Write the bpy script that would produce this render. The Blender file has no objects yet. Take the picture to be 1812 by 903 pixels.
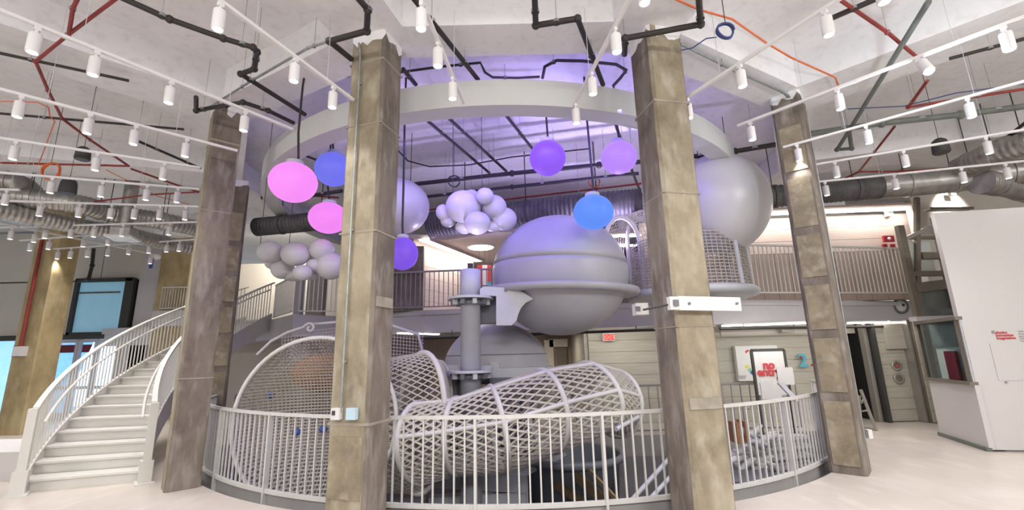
import bpy, bmesh, math, random
from mathutils import Vector, Matrix
random.seed(7)
sc = bpy.context.scene
col = sc.collection
PI = math.pi

# ------------------------------------------------------------------ camera
F0 = 800.0; PITCH = math.radians(12.5); ROLL = math.radians(1.35); EYE = 1.745
CF = Vector((0, math.cos(PITCH), math.sin(PITCH)))
_r = Vector((1, 0, 0)); _u = _r.cross(CF)
CR = _r * math.cos(ROLL) - _u * math.sin(ROLL)
CU = _u * math.cos(ROLL) + _r * math.sin(ROLL)
cd = bpy.data.cameras.new('camera'); cam = bpy.data.objects.new('camera', cd); col.objects.link(cam)
cd.sensor_fit = 'HORIZONTAL'; cd.sensor_width = 36.0; cd.lens = 36.0 * F0 / 1812.0; cd.clip_end = 200; cd.clip_start = 0.05
cam.matrix_world = Matrix(((CR.x, CU.x, -CF.x, 0), (CR.y, CU.y, -CF.y, 0), (CR.z, CU.z, -CF.z, EYE), (0, 0, 0, 1)))
sc.camera = cam

# ------------------------------------------------------------------ world and exposure
w = bpy.data.worlds.new('world'); sc.world = w; w.use_nodes = True
w.node_tree.nodes['Background'].inputs[0].default_value = (1.0, 0.97, 0.95, 1)
w.node_tree.nodes['Background'].inputs[1].default_value = 0.42
sc.view_settings.view_transform = 'Standard'; sc.view_settings.look = 'None'
sc.view_settings.exposure = 0.36; sc.view_settings.gamma = 1.0
sc.view_settings.use_curve_mapping = False
SPOT_W = 46.0

def light(name, typ, loc, power, color=(1, 1, 1), size=1.0, size_y=None, aim=None, spot=None, parent=None, blend=.6):
    l = bpy.data.lights.new(name, typ); l.energy = power; l.color = color
    if typ == 'AREA':
        l.size = size
        if size_y: l.shape = 'RECTANGLE'; l.size_y = size_y
    else: l.shadow_soft_size = size
    if typ == 'SPOT': l.spot_size = spot or 1.6; l.spot_blend = blend
    o = bpy.data.objects.new(name, l); col.objects.link(o); o.location = loc
    if aim is not None:
        o.rotation_euler = (Vector(aim) - Vector(loc)).to_track_quat('-Z', 'Y').to_euler()
    if parent: o.parent = parent
    return o
# unseen area lights added behind the camera to fill the hall
for i, (x, y, pw) in enumerate(((-9, -2.5, 300), (0, -2.8, 300), (9, -2.5, 520))):
    light('hall_fill_light', 'AREA', (x, y, 5.6), pw, (1, .98, .97), 5.0, 1.2, aim=(x * .9, y + 2.5, 0))

# ------------------------------------------------------------------ pixel rays (read off the photograph, 1812x903)
def ray(x, y):
    return CF + CR * ((x - 906) / F0) + CU * ((451.5 - y) / F0)
CX, CY = 0.02, 12.3            # centre of the round opening
RR = 6.77                      # radius of its railing
def at(x, y, z=None, Y=None, D=None):
    d = ray(x, y)
    if z is not None: t = (z - EYE) / d.z
    elif Y is not None: t = Y / d.y
    else: t = D / math.hypot(d.x, d.y)
    return Vector((d.x * t, d.y * t, EYE + d.z * t))
def pc(r, deg, z=0.0):
    a = math.radians(deg); return Vector((CX + r * math.cos(a), CY + r * math.sin(a), z))

# ------------------------------------------------------------------ materials
def mat(name, c, rough=.6, metal=0.0, c2=None, scale=3.0, detail=6, bump=0.0, stretch=(1, 1, 1), lo=.35, hi=.65,
        fine=None, emit=None, estr=0.0, trans=0.0, sss=0.0, coat=0.0):
    m = bpy.data.materials.new(name); m.use_nodes = True
    nt = m.node_tree; b = nt.nodes['Principled BSDF']
    b.inputs['Roughness'].default_value = rough; b.inputs['Metallic'].default_value = metal
    b.inputs['Base Color'].default_value = (*c, 1)
    if coat: b.inputs['Coat Weight'].default_value = coat
    if trans: b.inputs['Transmission Weight'].default_value = trans
    tc = nt.nodes.new('ShaderNodeTexCoord'); mp = nt.nodes.new('ShaderNodeMapping')
    mp.inputs['Scale'].default_value = stretch
    nt.links.new(tc.outputs['Object'], mp.inputs['Vector'])
    n = nt.nodes.new('ShaderNodeTexNoise'); n.inputs['Scale'].default_value = scale; n.inputs['Detail'].default_value = detail
    n.inputs['Roughness'].default_value = .62
    nt.links.new(mp.outputs[0], n.inputs['Vector'])
    c2 = c2 or tuple(v * .93 for v in c)
    r = nt.nodes.new('ShaderNodeValToRGB'); r.color_ramp.elements[0].position = lo; r.color_ramp.elements[1].position = hi
    r.color_ramp.elements[0].color = (*c2, 1); r.color_ramp.elements[1].color = (*c, 1)
    nt.links.new(n.outputs['Fac'], r.inputs[0])
    out = r.outputs[0]
    if fine:       # (scale, colour, amount, stretch)
        mp2 = nt.nodes.new('ShaderNodeMapping'); mp2.inputs['Scale'].default_value = fine[3]
        nt.links.new(tc.outputs['Object'], mp2.inputs['Vector'])
        n2 = nt.nodes.new('ShaderNodeTexNoise'); n2.inputs['Scale'].default_value = fine[0]; n2.inputs['Detail'].default_value = 8
        nt.links.new(mp2.outputs[0], n2.inputs['Vector'])
        r2 = nt.nodes.new('ShaderNodeValToRGB'); r2.color_ramp.elements[0].position = .52; r2.color_ramp.elements[1].position = .72
        r2.color_ramp.elements[0].color = (0, 0, 0, 1); r2.color_ramp.elements[1].color = (fine[2],) * 3 + (1,)
        nt.links.new(n2.outputs['Fac'], r2.inputs[0])
        mx = nt.nodes.new('ShaderNodeMix'); mx.data_type = 'RGBA'
        nt.links.new(r2.outputs[0], mx.inputs[0]); nt.links.new(out, mx.inputs[6]); mx.inputs[7].default_value = (*fine[1], 1)
        out = mx.outputs[2]
    nt.links.new(out, b.inputs['Base Color'])
    if bump:
        bp = nt.nodes.new('ShaderNodeBump'); bp.inputs['Strength'].default_value = bump; bp.inputs['Distance'].default_value = .02
        nt.links.new(n.outputs['Fac'], bp.inputs['Height']); nt.links.new(bp.outputs[0], b.inputs['Normal'])
    if emit:
        b.inputs['Emission Color'].default_value = (*emit, 1); b.inputs['Emission Strength'].default_value = estr
    return m
M = {}
M['floor'] = mat('floor_terrazzo', (.62, .555, .50), .34, c2=(.545, .485, .43), scale=.8, fine=(5, (.72, .67, .62), .5, (1, .35, 1)), coat=.1)
M['ceil'] = mat('painted_concrete', (.82, .815, .825), .85, c2=(.74, .735, .745), scale=.9, bump=.35, lo=.3, hi=.6, fine=(7, (.55, .53, .52), .35, (1, 1, 1)))
M['ceil_ring'] = mat('ring_soffit_paint', (.62, .63, .61), .7, c2=(.58, .59, .575), scale=.7)
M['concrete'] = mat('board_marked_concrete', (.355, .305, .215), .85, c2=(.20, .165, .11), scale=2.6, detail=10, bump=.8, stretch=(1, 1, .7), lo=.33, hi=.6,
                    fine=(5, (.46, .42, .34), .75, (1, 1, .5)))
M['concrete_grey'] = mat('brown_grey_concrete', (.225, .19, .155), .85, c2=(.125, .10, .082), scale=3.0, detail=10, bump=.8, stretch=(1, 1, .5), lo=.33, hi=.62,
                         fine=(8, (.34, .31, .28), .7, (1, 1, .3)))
M['patch'] = mat('plaster_patch', (.31, .26, .175), .85, c2=(.19, .155, .11), scale=3.4, detail=10, bump=.7, lo=.33, hi=.6, fine=(6, (.46, .41, .33), .6, (1, 1, 1)))
M['joint_pale'] = mat('pale_grout', (.36, .325, .265), .85, c2=(.26, .225, .175), scale=5, bump=.4)
M['band'] = mat('concrete_band', (.38, .33, .27), .85, c2=(.27, .23, .19), scale=4, bump=.4)
M['white'] = mat('white_painted_steel', (.78, .76, .73), .45, c2=(.74, .72, .69), scale=4)
M['stairwhite'] = mat('stair_paint', (.64, .62, .575), .5, c2=(.60, .58, .535), scale=3)
M['rail'] = mat('railing_paint', (.62, .61, .58), .42, c2=(.57, .56, .535), scale=6)
M['rail_grey'] = mat('grey_railing', (.30, .27, .28), .5)
M['black'] = mat('black_iron', (.022, .02, .02), .5, c2=(.035, .028, .025), scale=8)
M['greypipe'] = mat('grey_green_pipe', (.17, .19, .17), .5, c2=(.11, .12, .11), scale=3)
M['conduit'] = mat('galvanised_conduit', (.40, .42, .41), .42, .6, c2=(.3, .32, .31), scale=9)
M['red'] = mat('red_pipe', (.30, .03, .025), .5, c2=(.20, .03, .025), scale=5)
M['orange'] = mat('orange_cable', (.72, .16, .05), .6)
M['blue'] = mat('blue_cable', (.05, .07, .22), .6)
M['duct'] = mat('spiral_duct', (.50, .485, .46), .38, .75, c2=(.33, .31, .29), scale=5)
M['darkduct'] = mat('dark_duct', (.12, .115, .115), .6, .2, c2=(.07, .065, .065), scale=4)
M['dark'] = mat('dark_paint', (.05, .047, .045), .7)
M['track'] = mat('white_track', (.80, .78, .78), .4)
M['lens'] = mat('lamp_lens', (1, 1, 1), .4, emit=(1, .98, .95), estr=6.0)
M['lens_hot'] = mat('bright_lamp_lens', (1, 1, 1), .4, emit=(.93, .97, 1), estr=40.0)
M['strip'] = mat('led_strip', (1, 1, 1), .4, emit=(1, .97, .93), estr=5.0)
M['ball'] = mat('inflated_white_ball', (.73, .72, .72), .42, c2=(.70, .69, .69), scale=2)
M['machine'] = mat('machine_grey', (.56, .57, .61), .42, c2=(.51, .52, .56), scale=3)
M['machine_dark'] = mat('machine_dark_grey', (.18, .185, .21), .5, c2=(.14, .14, .16), scale=3)
M['net'] = mat('rope_netting', (.54, .50, .45), .8, c2=(.46, .42, .37), scale=20)
M['nettube'] = mat('net_hoop', (.68, .66, .64), .5)
M['wood'] = mat('pale_wood_board', (.60, .50, .44), .6, c2=(.52, .43, .38), scale=2.5, stretch=(.6, .6, 9), lo=.3, hi=.7)
M['woodgrey'] = mat('greige_board', (.52, .49, .42), .6, c2=(.41, .38, .32), scale=2.5, stretch=(.6, .6, 10), lo=.3, hi=.7)
M['woodbrown'] = mat('brown_board', (.36, .28, .23), .6, c2=(.28, .215, .18), scale=2.5, stretch=(9, .6, .6), lo=.3, hi=.7)
M['pinkceil'] = mat('mezzanine_paint', (.62, .53, .48), .7)
M['fascia'] = mat('fascia_grey', (.55, .53, .55), .6, c2=(.5, .48, .5), scale=1)
M['creamwall'] = mat('cream_wall', (.60, .56, .50), .7, c2=(.56, .52, .465), scale=1)
M['slab_edge'] = mat('slab_edge_steel', (.42, .40, .39), .5, c2=(.36, .34, .33), scale=2)
M['pitwall'] = mat('pit_wall_plaster', (.30, .28, .30), .7, c2=(.26, .24, .26), scale=1)
M['pitfloor'] = mat('lower_floor', (.16, .15, .15), .6, c2=(.11, .10, .10), scale=1.2)
M['concrete_yellow'] = mat('ochre_concrete', (.46, .36, .19), .85, c2=(.27, .205, .10), scale=1.8, detail=10, bump=.7, stretch=(1, 1, .6), lo=.33, hi=.62, fine=(4, (.52, .44, .30), .5, (1, 1, .4)))
M['machine_tub'] = mat('tub_blue_grey', (.24, .26, .30), .45, c2=(.20, .22, .26), scale=2)
M['bronze_dark'] = mat('dark_bronze', (.20, .14, .08), .4, .5, c2=(.12, .085, .05), scale=3)
M['booth'] = mat('booth_paint', (.60, .57, .555), .6, c2=(.58, .55, .535), scale=.8)
M['olive'] = mat('olive_frame', (.20, .17, .13), .6, c2=(.15, .13, .10), scale=3)
M['steel'] = mat('brushed_steel', (.45, .43, .40), .35, .7)
M['glass'] = mat('dim_glass', (.62, .66, .60), .12, c2=(.55, .6, .56), scale=1)
M['blueglass'] = mat('daylit_blue_glass', (.20, .40, .52), .15, c2=(.30, .5, .6), scale=.5, emit=(.22, .47, .62), estr=.28)
M['daylight'] = mat('daylight_blue', (.3, .55, .8), .3, c2=(.75, .88, 1.0), scale=1.2, emit=(.30, .62, 1.0), estr=.9)
M['redsign'] = mat('red_sign', (.42, .02, .03), .5)
M['inner'] = mat('booth_inner_wall', (.52, .53, .45), .7)
M['exitred'] = mat('exit_light', (.9, .1, .08), .5, emit=(1, .08, .06), estr=1.3)
M['paper'] = mat('white_sheet', (.70, .68, .68), .6)
M['poster'] = mat('poster_white', (.72, .72, .70), .6)
M['textred'] = mat('red_print', (.60, .06, .07), .6)
M['teal'] = mat('teal_print', (.10, .42, .52), .5)
M['textgrey'] = mat('grey_print', (.32, .31, .31), .6)
M['yellow'] = mat('yellow_print', (.75, .62, .12), .6)
M['green'] = mat('green_print', (.25, .55, .35), .6)
M['navy'] = mat('navy_print', (.06, .12, .42), .6)
M['brown'] = mat('rust_brown', (.45, .22, .10), .6, c2=(.35, .16, .08), scale=3)
M['gold'] = mat('bronze_rail', (.45, .33, .18), .3, .8)
M['bluebox'] = mat('pale_blue_box', (.50, .66, .76), .5)
def glow(name, c, s):
    return mat(name, tuple(v * .15 for v in c), .5, emit=c, estr=s)

# ------------------------------------------------------------------ mesh builder
WL = {}
class MB:
    def __init__(s): s.v = []; s.f = []; s.sm = []; s.mi = []; s.k = 0
    def add(s, vs, fs, smooth=False):
        n = len(s.v); s.v += [tuple(p) for p in vs]
        for f in fs: s.f.append([n + i for i in f]); s.sm.append(smooth); s.mi.append(s.k)
        return s
    def box(s, c, size, rz=0.0, mtx=None):
        R = mtx if mtx is not None else Matrix.Rotation(rz, 3, 'Z')
        hx, hy, hz = size[0] / 2, size[1] / 2, size[2] / 2; c = Vector(c)
        vs = [c + R @ Vector((x * hx, y * hy, z * hz)) for x in (-1, 1) for y in (-1, 1) for z in (-1, 1)]
        return s.add(vs, [(0, 1, 3, 2), (4, 6, 7, 5), (0, 4, 5, 1), (2, 3, 7, 6), (0, 2, 6, 4), (1, 5, 7, 3)])
    def bar(s, p0, p1, wd, ht, up=(0, 0, 1)):
        p0 = Vector(p0); p1 = Vector(p1); d = p1 - p0; L = d.length; d.normalize()
        sd = d.cross(Vector(up))
        if sd.length < 1e-4: sd = Vector((1, 0, 0))
        sd.normalize(); u = sd.cross(d)
        return s.box((p0 + p1) / 2, (L, wd, ht), mtx=Matrix((d, sd, u)).transposed())
    def prism(s, poly, z0, z1):
        n = len(poly)
        vs = [(p[0], p[1], z0) for p in poly] + [(p[0], p[1], z1) for p in poly]
        return s.add(vs, [tuple(range(n))[::-1], tuple(range(n, 2 * n))] + [(i, (i + 1) % n, n + (i + 1) % n, n + i) for i in range(n)])
    def wall(s, p0, p1, z0, z1, t=.1):
        d = Vector((p1[0] - p0[0], p1[1] - p0[1])); d.normalize(); nrm = Vector((-d.y, d.x)) * t
        return s.prism([(p0[0], p0[1]), (p1[0], p1[1]), (p1[0] + nrm.x, p1[1] + nrm.y), (p0[0] + nrm.x, p0[1] + nrm.y)], z0, z1)
    def tube(s, path, r, n=8, closed=False, smooth=True, caps=True):
        P = [Vector(p) for p in path]; m = len(P); rs = r if isinstance(r, (list, tuple)) else [r] * m
        prev = None; vs = []
        for i, p in enumerate(P):
            if closed: t = P[(i + 1) % m] - P[i - 1]
            else: t = P[min(i + 1, m - 1)] - P[max(i - 1, 0)]
            t.normalize()
            if prev is None:
                a = Vector((0, 0, 1)) if abs(t.z) < .9 else Vector((1, 0, 0))
            else: a = prev
            u = a - t * a.dot(t)
            if u.length < 1e-5: u = t.orthogonal()
            u.normalize(); prev = u; q = t.cross(u)
            for k in range(n):
                an = 2 * PI * k / n
                vs.append(p + (u * math.cos(an) + q * math.sin(an)) * rs[i])
        fs = []
        for i in range(m if closed else m - 1):
            j = (i + 1) % m
            for k in range(n): fs.append((i * n + k, i * n + (k + 1) % n, j * n + (k + 1) % n, j * n + k))
        s.add(vs, fs, smooth)
        if caps and not closed: 
            s.add(vs[:n], [tuple(range(n))[::-1]]); s.add(vs[-n:], [tuple(range(n))])
        return s
    def pipe(s, path, r, n=8):          # straight pipe runs with an elbow ball and collar at each bend
        P = [Vector(p) for p in path]
        for a, b in zip(P, P[1:]): s.tube([a, b], r, n)
        for p in P[1:-1]: s.ell(p, (r * 1.45,) * 3, 8, 6)
        return s
    def ell(s, c, r, n=32, m=20, mtx=None):
        c = Vector(c); vs = []; fs = []
        for j in range(m + 1):
            ph = PI * j / m
            for i in range(n):
                th = 2 * PI * i / n
                q = Vector((r[0] * math.sin(ph) * math.cos(th), r[1] * math.sin(ph) * math.sin(th), r[2] * math.cos(ph)))
                vs.append(c + (mtx @ q if mtx is not None else q))
        for j in range(m):
            for i in range(n): fs.append((j * n + i, (j + 1) * n + i, (j + 1) * n + (i + 1) % n, j * n + (i + 1) % n))
        return s.add(vs, fs, True)
    def lathe(s, c, prof, n=48, a0=0, a1=360, smooth=True, sx=1.0, mtx=None):
        c = Vector(c); m = len(prof); full = abs(a1 - a0) >= 360; cnt = n if full else n + 1; vs = []
        for i in range(cnt):
            th = math.radians(a0 + (a1 - a0) * i / n)
            for (r, z) in prof:
                q = Vector((r * sx * math.cos(th), r * math.sin(th), z)); vs.append(c + (mtx @ q if mtx is not None else q))
        fs = []
        for i in range(n):
            j = (i + 1) % cnt
            for k in range(m - 1): fs.append((i * m + k, j * m + k, j * m + k + 1, i * m + k + 1))
        return s.add(vs, fs, smooth)
    def arc(s, c, r0, r1, z0, z1, a0, a1, n=48):
        return s.lathe((c[0], c[1], 0), [(r0, z0), (r1, z0), (r1, z1), (r0, z1), (r0, z0)], n, a0, a1, False)
    def mesh(s, name, mats, off=(0, 0, 0)):
        me = bpy.data.meshes.new(name); o = Vector(off)
        me.from_pydata([tuple(Vector(p) - o) for p in s.v], [], s.f)
        for m in (mats if isinstance(mats, (list, tuple)) else [mats]): me.materials.append(M[m] if isinstance(m, str) else m)
        me.polygons.foreach_set('use_smooth', s.sm); me.polygons.foreach_set('material_index', s.mi)
        me.update(); return me
    def build(s, name, m, parent=None, **kw):
        if parent is None:
            xs = [p[0] for p in s.v]; ys = [p[1] for p in s.v]; zs = [p[2] for p in s.v]
            off = Vector(((min(xs) + max(xs)) / 2, (min(ys) + max(ys)) / 2, min(zs)))
        else: off = WL[parent.name]
        o = bpy.data.objects.new(name, s.mesh(name, m, off)); col.objects.link(o)
        if parent is None: o.location = off
        else: o.parent = parent
        WL[o.name] = Vector(off)
        for k, v in kw.items(): o[k] = v
        return o
def thing(name, label, cat, loc=(0, 0, 0), group=None, **kw):
    o = bpy.data.objects.new(name, None); o.empty_display_size = .1; col.objects.link(o); o.location = loc
    o['label'] = label; o['category'] = cat
    if group: o['group'] = group
    for k, v in kw.items(): o[k] = v
    WL[o.name] = Vector(loc); return o
def place(me, name, parent, loc, rz=0.0, mtx=None):
    """one more piece that shares a mesh; loc is in world space"""
    o = bpy.data.objects.new(name, me); col.objects.link(o); o.parent = parent
    off = WL[parent.name] if parent else Vector((0, 0, 0))
    if mtx is not None: o.matrix_local = Matrix.Translation(Vector(loc) - off) @ mtx
    else: o.location = Vector(loc) - off; o.rotation_euler = (0, 0, rz)
    WL[o.name] = Vector(loc); return o
def struct(mb, name, m, **kw): return mb.build(name, m, None, kind='structure', **kw)
def text(name, s_, size, m, parent, loc, right, up, extrude=.004, bold=0.0, align='LEFT', space=1.0):
    cu = bpy.data.curves.new(name, 'FONT'); cu.body = s_; cu.size = size; cu.extrude = extrude; cu.offset = bold; cu.align_x = align
    cu.space_line = space; cu.resolution_u = 3
    t = bpy.data.objects.new('tmp', cu); col.objects.link(t); dg = bpy.context.evaluated_depsgraph_get()
    me = bpy.data.meshes.new_from_object(t.evaluated_get(dg)); bpy.data.objects.remove(t); me.materials.clear(); me.materials.append(M[m])
    o = bpy.data.objects.new(name, me); col.objects.link(o)
    right = Vector(right).normalized(); up = Vector(up).normalized(); nz = right.cross(up)
    R = Matrix((right, up, nz)).transposed().to_4x4()
    if parent: o.parent = parent
    off = WL[parent.name] if parent else Vector((0, 0, 0))
    o.matrix_local = Matrix.Translation(Vector(loc) - off) @ R
    WL[o.name] = Vector(loc); return o

# ================================================================== BUILDING SHELL
HR = 6.93; HB = 10.35      # radius of the opening in the floor, and its straight back edge
def hole_pt(deg):
    """boundary of the opening seen from the point (CX, 9)"""
    a = math.radians(deg); d = Vector((math.cos(a), math.sin(a))); o = Vector((CX, 9.0)) - Vector((CX, CY))
    b = o.dot(d); t = -b + math.sqrt(b * b - o.dot(o) + HR * HR)
    p = Vector((CX, 9.0)) + d * t
    if p.y > HB: t = (HB - 9.0) / d.y; p = Vector((CX, 9.0)) + d * t
    return p
ca = math.degrees(math.atan2(HB - 9, math.sqrt(HR ** 2 - (CY - HB) ** 2)))
FX0, FX1, FY0, FY1 = -26.0, 24.0, -5.0, 24.0
angs = sorted(set([round(i * 2.5, 3) for i in range(144)] + [round(ca, 3), round(180 - ca, 3)] +
      [round(math.degrees(math.atan2(y - 9, x - CX)) % 360, 3) for x in (FX0, FX1) for y in (FY0, FY1)]))
f = MB(); vs = []
for a in angs:
    h = hole_pt(a); d = Vector((math.cos(math.radians(a)), math.sin(math.radians(a)))); ts = []
    if abs(d.x) > 1e-6: ts.append(((FX1 if d.x > 0 else FX0) - CX) / d.x)
    if abs(d.y) > 1e-6: ts.append(((FY1 if d.y > 0 else FY0) - 9) / d.y)
    o = Vector((CX, 9.0)) + d * min(ts)
    vs += [(h.x, h.y, 0), (o.x, o.y, 0), (h.x, h.y, -.3), (o.x, o.y, -.3)]
n = len(angs)
fs = []
for i in range(n):
    j = (i + 1) % n; a, b = 4 * i, 4 * j
    fs += [(a, a + 1, b + 1, b), (a + 2, b + 2, b + 3, a + 3), (a, b, b + 2, a + 2)]
f.add(vs, fs); struct(f, 'floor', 'floor')
# pit below the opening
pit = MB(); vs = []; fs = []
for a in angs:
    h = hole_pt(a); vs += [(h.x, h.y, -.3), (h.x, h.y, -4.2)]
for i in range(n):
    a, b = 2 * i, 2 * ((i + 1) % n); fs.append((a, a + 1, b + 1, b))
pit.add(vs, fs)
struct(pit, 'wall_pit', 'pitwall')
pf = MB(); vs = []; fs = []
for a in angs:
    h = hole_pt(a); q = Vector((h.x - CX, h.y - 9.0)).normalized() * .012
    vs += [(h.x - q.x, h.y - q.y, 0.0), (h.x - q.x, h.y - q.y, -.42)]
for i in range(n):
    a, b = 2 * i, 2 * ((i + 1) % n); fs.append((a, a + 1, b + 1, b))
pf.add(vs, fs); struct(pf, 'trim_5', 'slab_edge')
lf = MB(); lf.prism([(hole_pt(a).x, hole_pt(a).y) for a in angs], -4.3, -4.2); struct(lf, 'floor_lower', 'pitfloor')

# ceiling slab and beams
ZB, ZS = 5.95, 6.5
c = MB(); c.box(((FX0 + FX1) / 2, (FY0 + FY1) / 2, ZS + .15), (FX1 - FX0, FY1 - FY0, .3)); struct(c, 'ceiling', 'ceil')
COLS = [-133.3 - 28.7, -133.3, -104.5, -75.5, -46.0, -17.0, 12, 41, 70, 99, 128, 168]
for a in COLS:
    d = pc(1, a) - pc(0, 0); d.normalize()
    p0 = pc(7.0, a); L = 20 if a < 0 else 9
    p1 = pc(7.0 + L, a)
    b = MB(); b.bar((p0.x, p0.y, (ZB + ZS) / 2), (p1.x, p1.y, (ZB + ZS) / 2), .95, ZS - ZB); struct(b, 'ceiling_beam', 'ceil')
for a0, a1 in zip(COLS, COLS[1:] + [COLS[0] + 360]):
    am = (a0 + a1) / 2; h = (a1 - a0) / 2 
    k = math.cos(math.radians(h))
    ri, ro = 6.8, 7.45
    b = MB(); b.prism([tuple(pc(ri, a0)[:2]), tuple(pc(ri, a1)[:2]), tuple(pc(ro, a1)[:2]), tuple(pc(ro, a0)[:2])], ZB + .001, ZS - .001)
    struct(b, 'ceiling_ring_beam', 'ceil')

# hanging soffit ring
RC = (-.2, 11.55); 
g = MB(); g.lathe((RC[0], RC[1], 0), [(5.36, 5.26), (5.68, 5.26), (5.68, 5.67), (5.66, 5.67), (5.66, 5.29), (5.36, 5.29), (5.36, 5.26)], 120, smooth=False)
ring = g.build('soffit_ring', 'ceil_ring', None, kind='structure')

# columns ---------------------------------------------------------
def column(name_label, r, a, wt, dr, top, tan_face='concrete', side='concrete_grey', bands=(), patches=True, twist=0, base=None, joints=()):
    p = base if base is not None else pc(r, a)
    t = thing('concrete_column', name_label, 'column', (p.x, p.y, 0))
    rz = math.radians(a + twist); R = Matrix.Rotation(rz, 3, 'Z')       # local x = outward
    m = MB(); hx, hy = dr / 2, wt / 2; ch = .035
    prof = [(-hx, -hy + ch), (-hx + ch, -hy), (hx - ch, -hy), (hx, -hy + ch), (hx, hy - ch), (hx - ch, hy), (-hx + ch, hy), (-hx, hy - ch)]
    pts = [(p + R @ Vector((x, y, 0))) for x, y in prof]
    nz = 14; vs = []
    for j in range(nz + 1):
        z = top * j / nz; jit = .004
        vs += [(q.x + random.uniform(-jit, jit), q.y + random.uniform(-jit, jit), z) for q in pts]
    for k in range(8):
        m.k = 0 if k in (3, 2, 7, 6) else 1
        m.add(vs, []) if False else None
        for j in range(nz):
            b0 = [vs[j * 8 + k], vs[j * 8 + (k + 1) % 8], vs[(j + 1) * 8 + (k + 1) % 8], vs[(j + 1) * 8 + k]]
            m.add(b0, [(0, 1, 2, 3)])
    m.k = 0; m.add(vs[-8:], [tuple(range(8))]); 
    sh = m.build('shaft', [tan_face, side], t)
    # ragged white paint at the head
    pm = MB(); 
    for k in range(8):
        q0 = pts[k]; q1 = pts[(k + 1) % 8]; L = (q1 - q0).length; ns = max(1, int(L / .07)); ov = 1.012
        for i in range(ns):
            a0 = q0.lerp(q1, i / ns); a1 = q0.lerp(q1, (i + 1) / ns)
            a0 = p + (a0 - p) * ov; a1 = p + (a1 - p) * ov
            if i == 0: h0 = .10 + .06 * math.sin(k * 2.1)
            h1 = .06 + random.random() * .14
            if i == ns - 1: h1 = .10 + .06 * math.sin(((k + 1) % 8) * 2.1)
            pm.add([(a0.x, a0.y, top - h0), (a1.x, a1.y, top - h1), (a1.x, a1.y, top), (a0.x, a0.y, top)], [(0, 1, 2, 3)]); h0 = h1
    pm.build('painted_edge', 'ceil', t)
    # formwork bands and the patches between them
    for fi, (z0, z1, which, *pm_) in enumerate(bands):
        if which == 'out': cc, sz = (hx + .006, 0), (.012, wt - .10)
        elif which == 'side+': cc, sz = (0, hy + .006), (dr - .12, .012)
        else: cc, sz = (0, -hy - .006), (dr - .12, .012)
        c3 = p + R @ Vector((cc[0], cc[1], 0)); c3.z = (z0 + z1) / 2
        b = MB(); b.box(c3, (sz[0], sz[1], z1 - z0), rz); b.build('plaster_panel', pm_[0] if pm_ else 'patch', t)
    for z_, hgt_, mt in joints:
        b = MB(); b.box((p.x, p.y, z_), (dr + .008, wt + .008, hgt_), rz); b.build('formwork_joint', mt, t)
    return t
def ladder(zs, which, gap=.13): return [(a + gap / 2, b - gap / 2, which) for a, b in zip(zs, zs[1:])]
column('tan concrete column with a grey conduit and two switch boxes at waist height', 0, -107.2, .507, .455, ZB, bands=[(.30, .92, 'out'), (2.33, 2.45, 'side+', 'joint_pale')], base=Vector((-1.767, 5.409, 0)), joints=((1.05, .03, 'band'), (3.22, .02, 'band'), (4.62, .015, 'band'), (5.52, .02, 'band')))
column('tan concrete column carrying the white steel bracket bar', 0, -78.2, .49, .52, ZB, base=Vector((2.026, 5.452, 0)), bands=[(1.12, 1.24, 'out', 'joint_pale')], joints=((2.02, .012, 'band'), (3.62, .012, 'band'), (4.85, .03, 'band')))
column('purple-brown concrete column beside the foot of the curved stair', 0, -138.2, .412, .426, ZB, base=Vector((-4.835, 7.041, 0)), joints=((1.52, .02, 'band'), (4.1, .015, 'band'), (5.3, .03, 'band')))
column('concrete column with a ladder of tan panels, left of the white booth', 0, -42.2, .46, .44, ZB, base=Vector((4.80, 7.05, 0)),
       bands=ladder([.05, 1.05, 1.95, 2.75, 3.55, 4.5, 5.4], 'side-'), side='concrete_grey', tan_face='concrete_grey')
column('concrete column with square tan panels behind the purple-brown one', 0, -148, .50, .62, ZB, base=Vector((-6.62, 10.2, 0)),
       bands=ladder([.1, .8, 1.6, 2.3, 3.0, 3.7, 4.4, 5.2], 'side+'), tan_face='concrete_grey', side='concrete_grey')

# ================================================================== MEZZANINE AND THE WALLS BEHIND
ZM, ZU = 2.95, 2.36          # mezzanine floor and its underside
EDGE = [at(x, y, z=ZM) for x, y in ((520, 556), (600, 560), (752, 549), (1000, 540), (1290, 531), (1625, 533))]
E2 = [(p.x, p.y) for p in EDGE]
m = MB(); m.prism([(-14, 15.5), (-8.2, 14.6)] + E2 + [(12.5, E2[-1][1] + .4), (12.5, 20), (-14, 20)], ZU, ZM)
struct(m, 'floor_mezzanine', 'fascia')
m = MB()
for a, b in zip(E2[1:], E2[2:]): m.bar((a[0], a[1] - .03, ZM - .08), (b[0], b[1] - .03, ZM - .08), .04, .10)
struct(m, 'trim_1', 'fascia')
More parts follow.
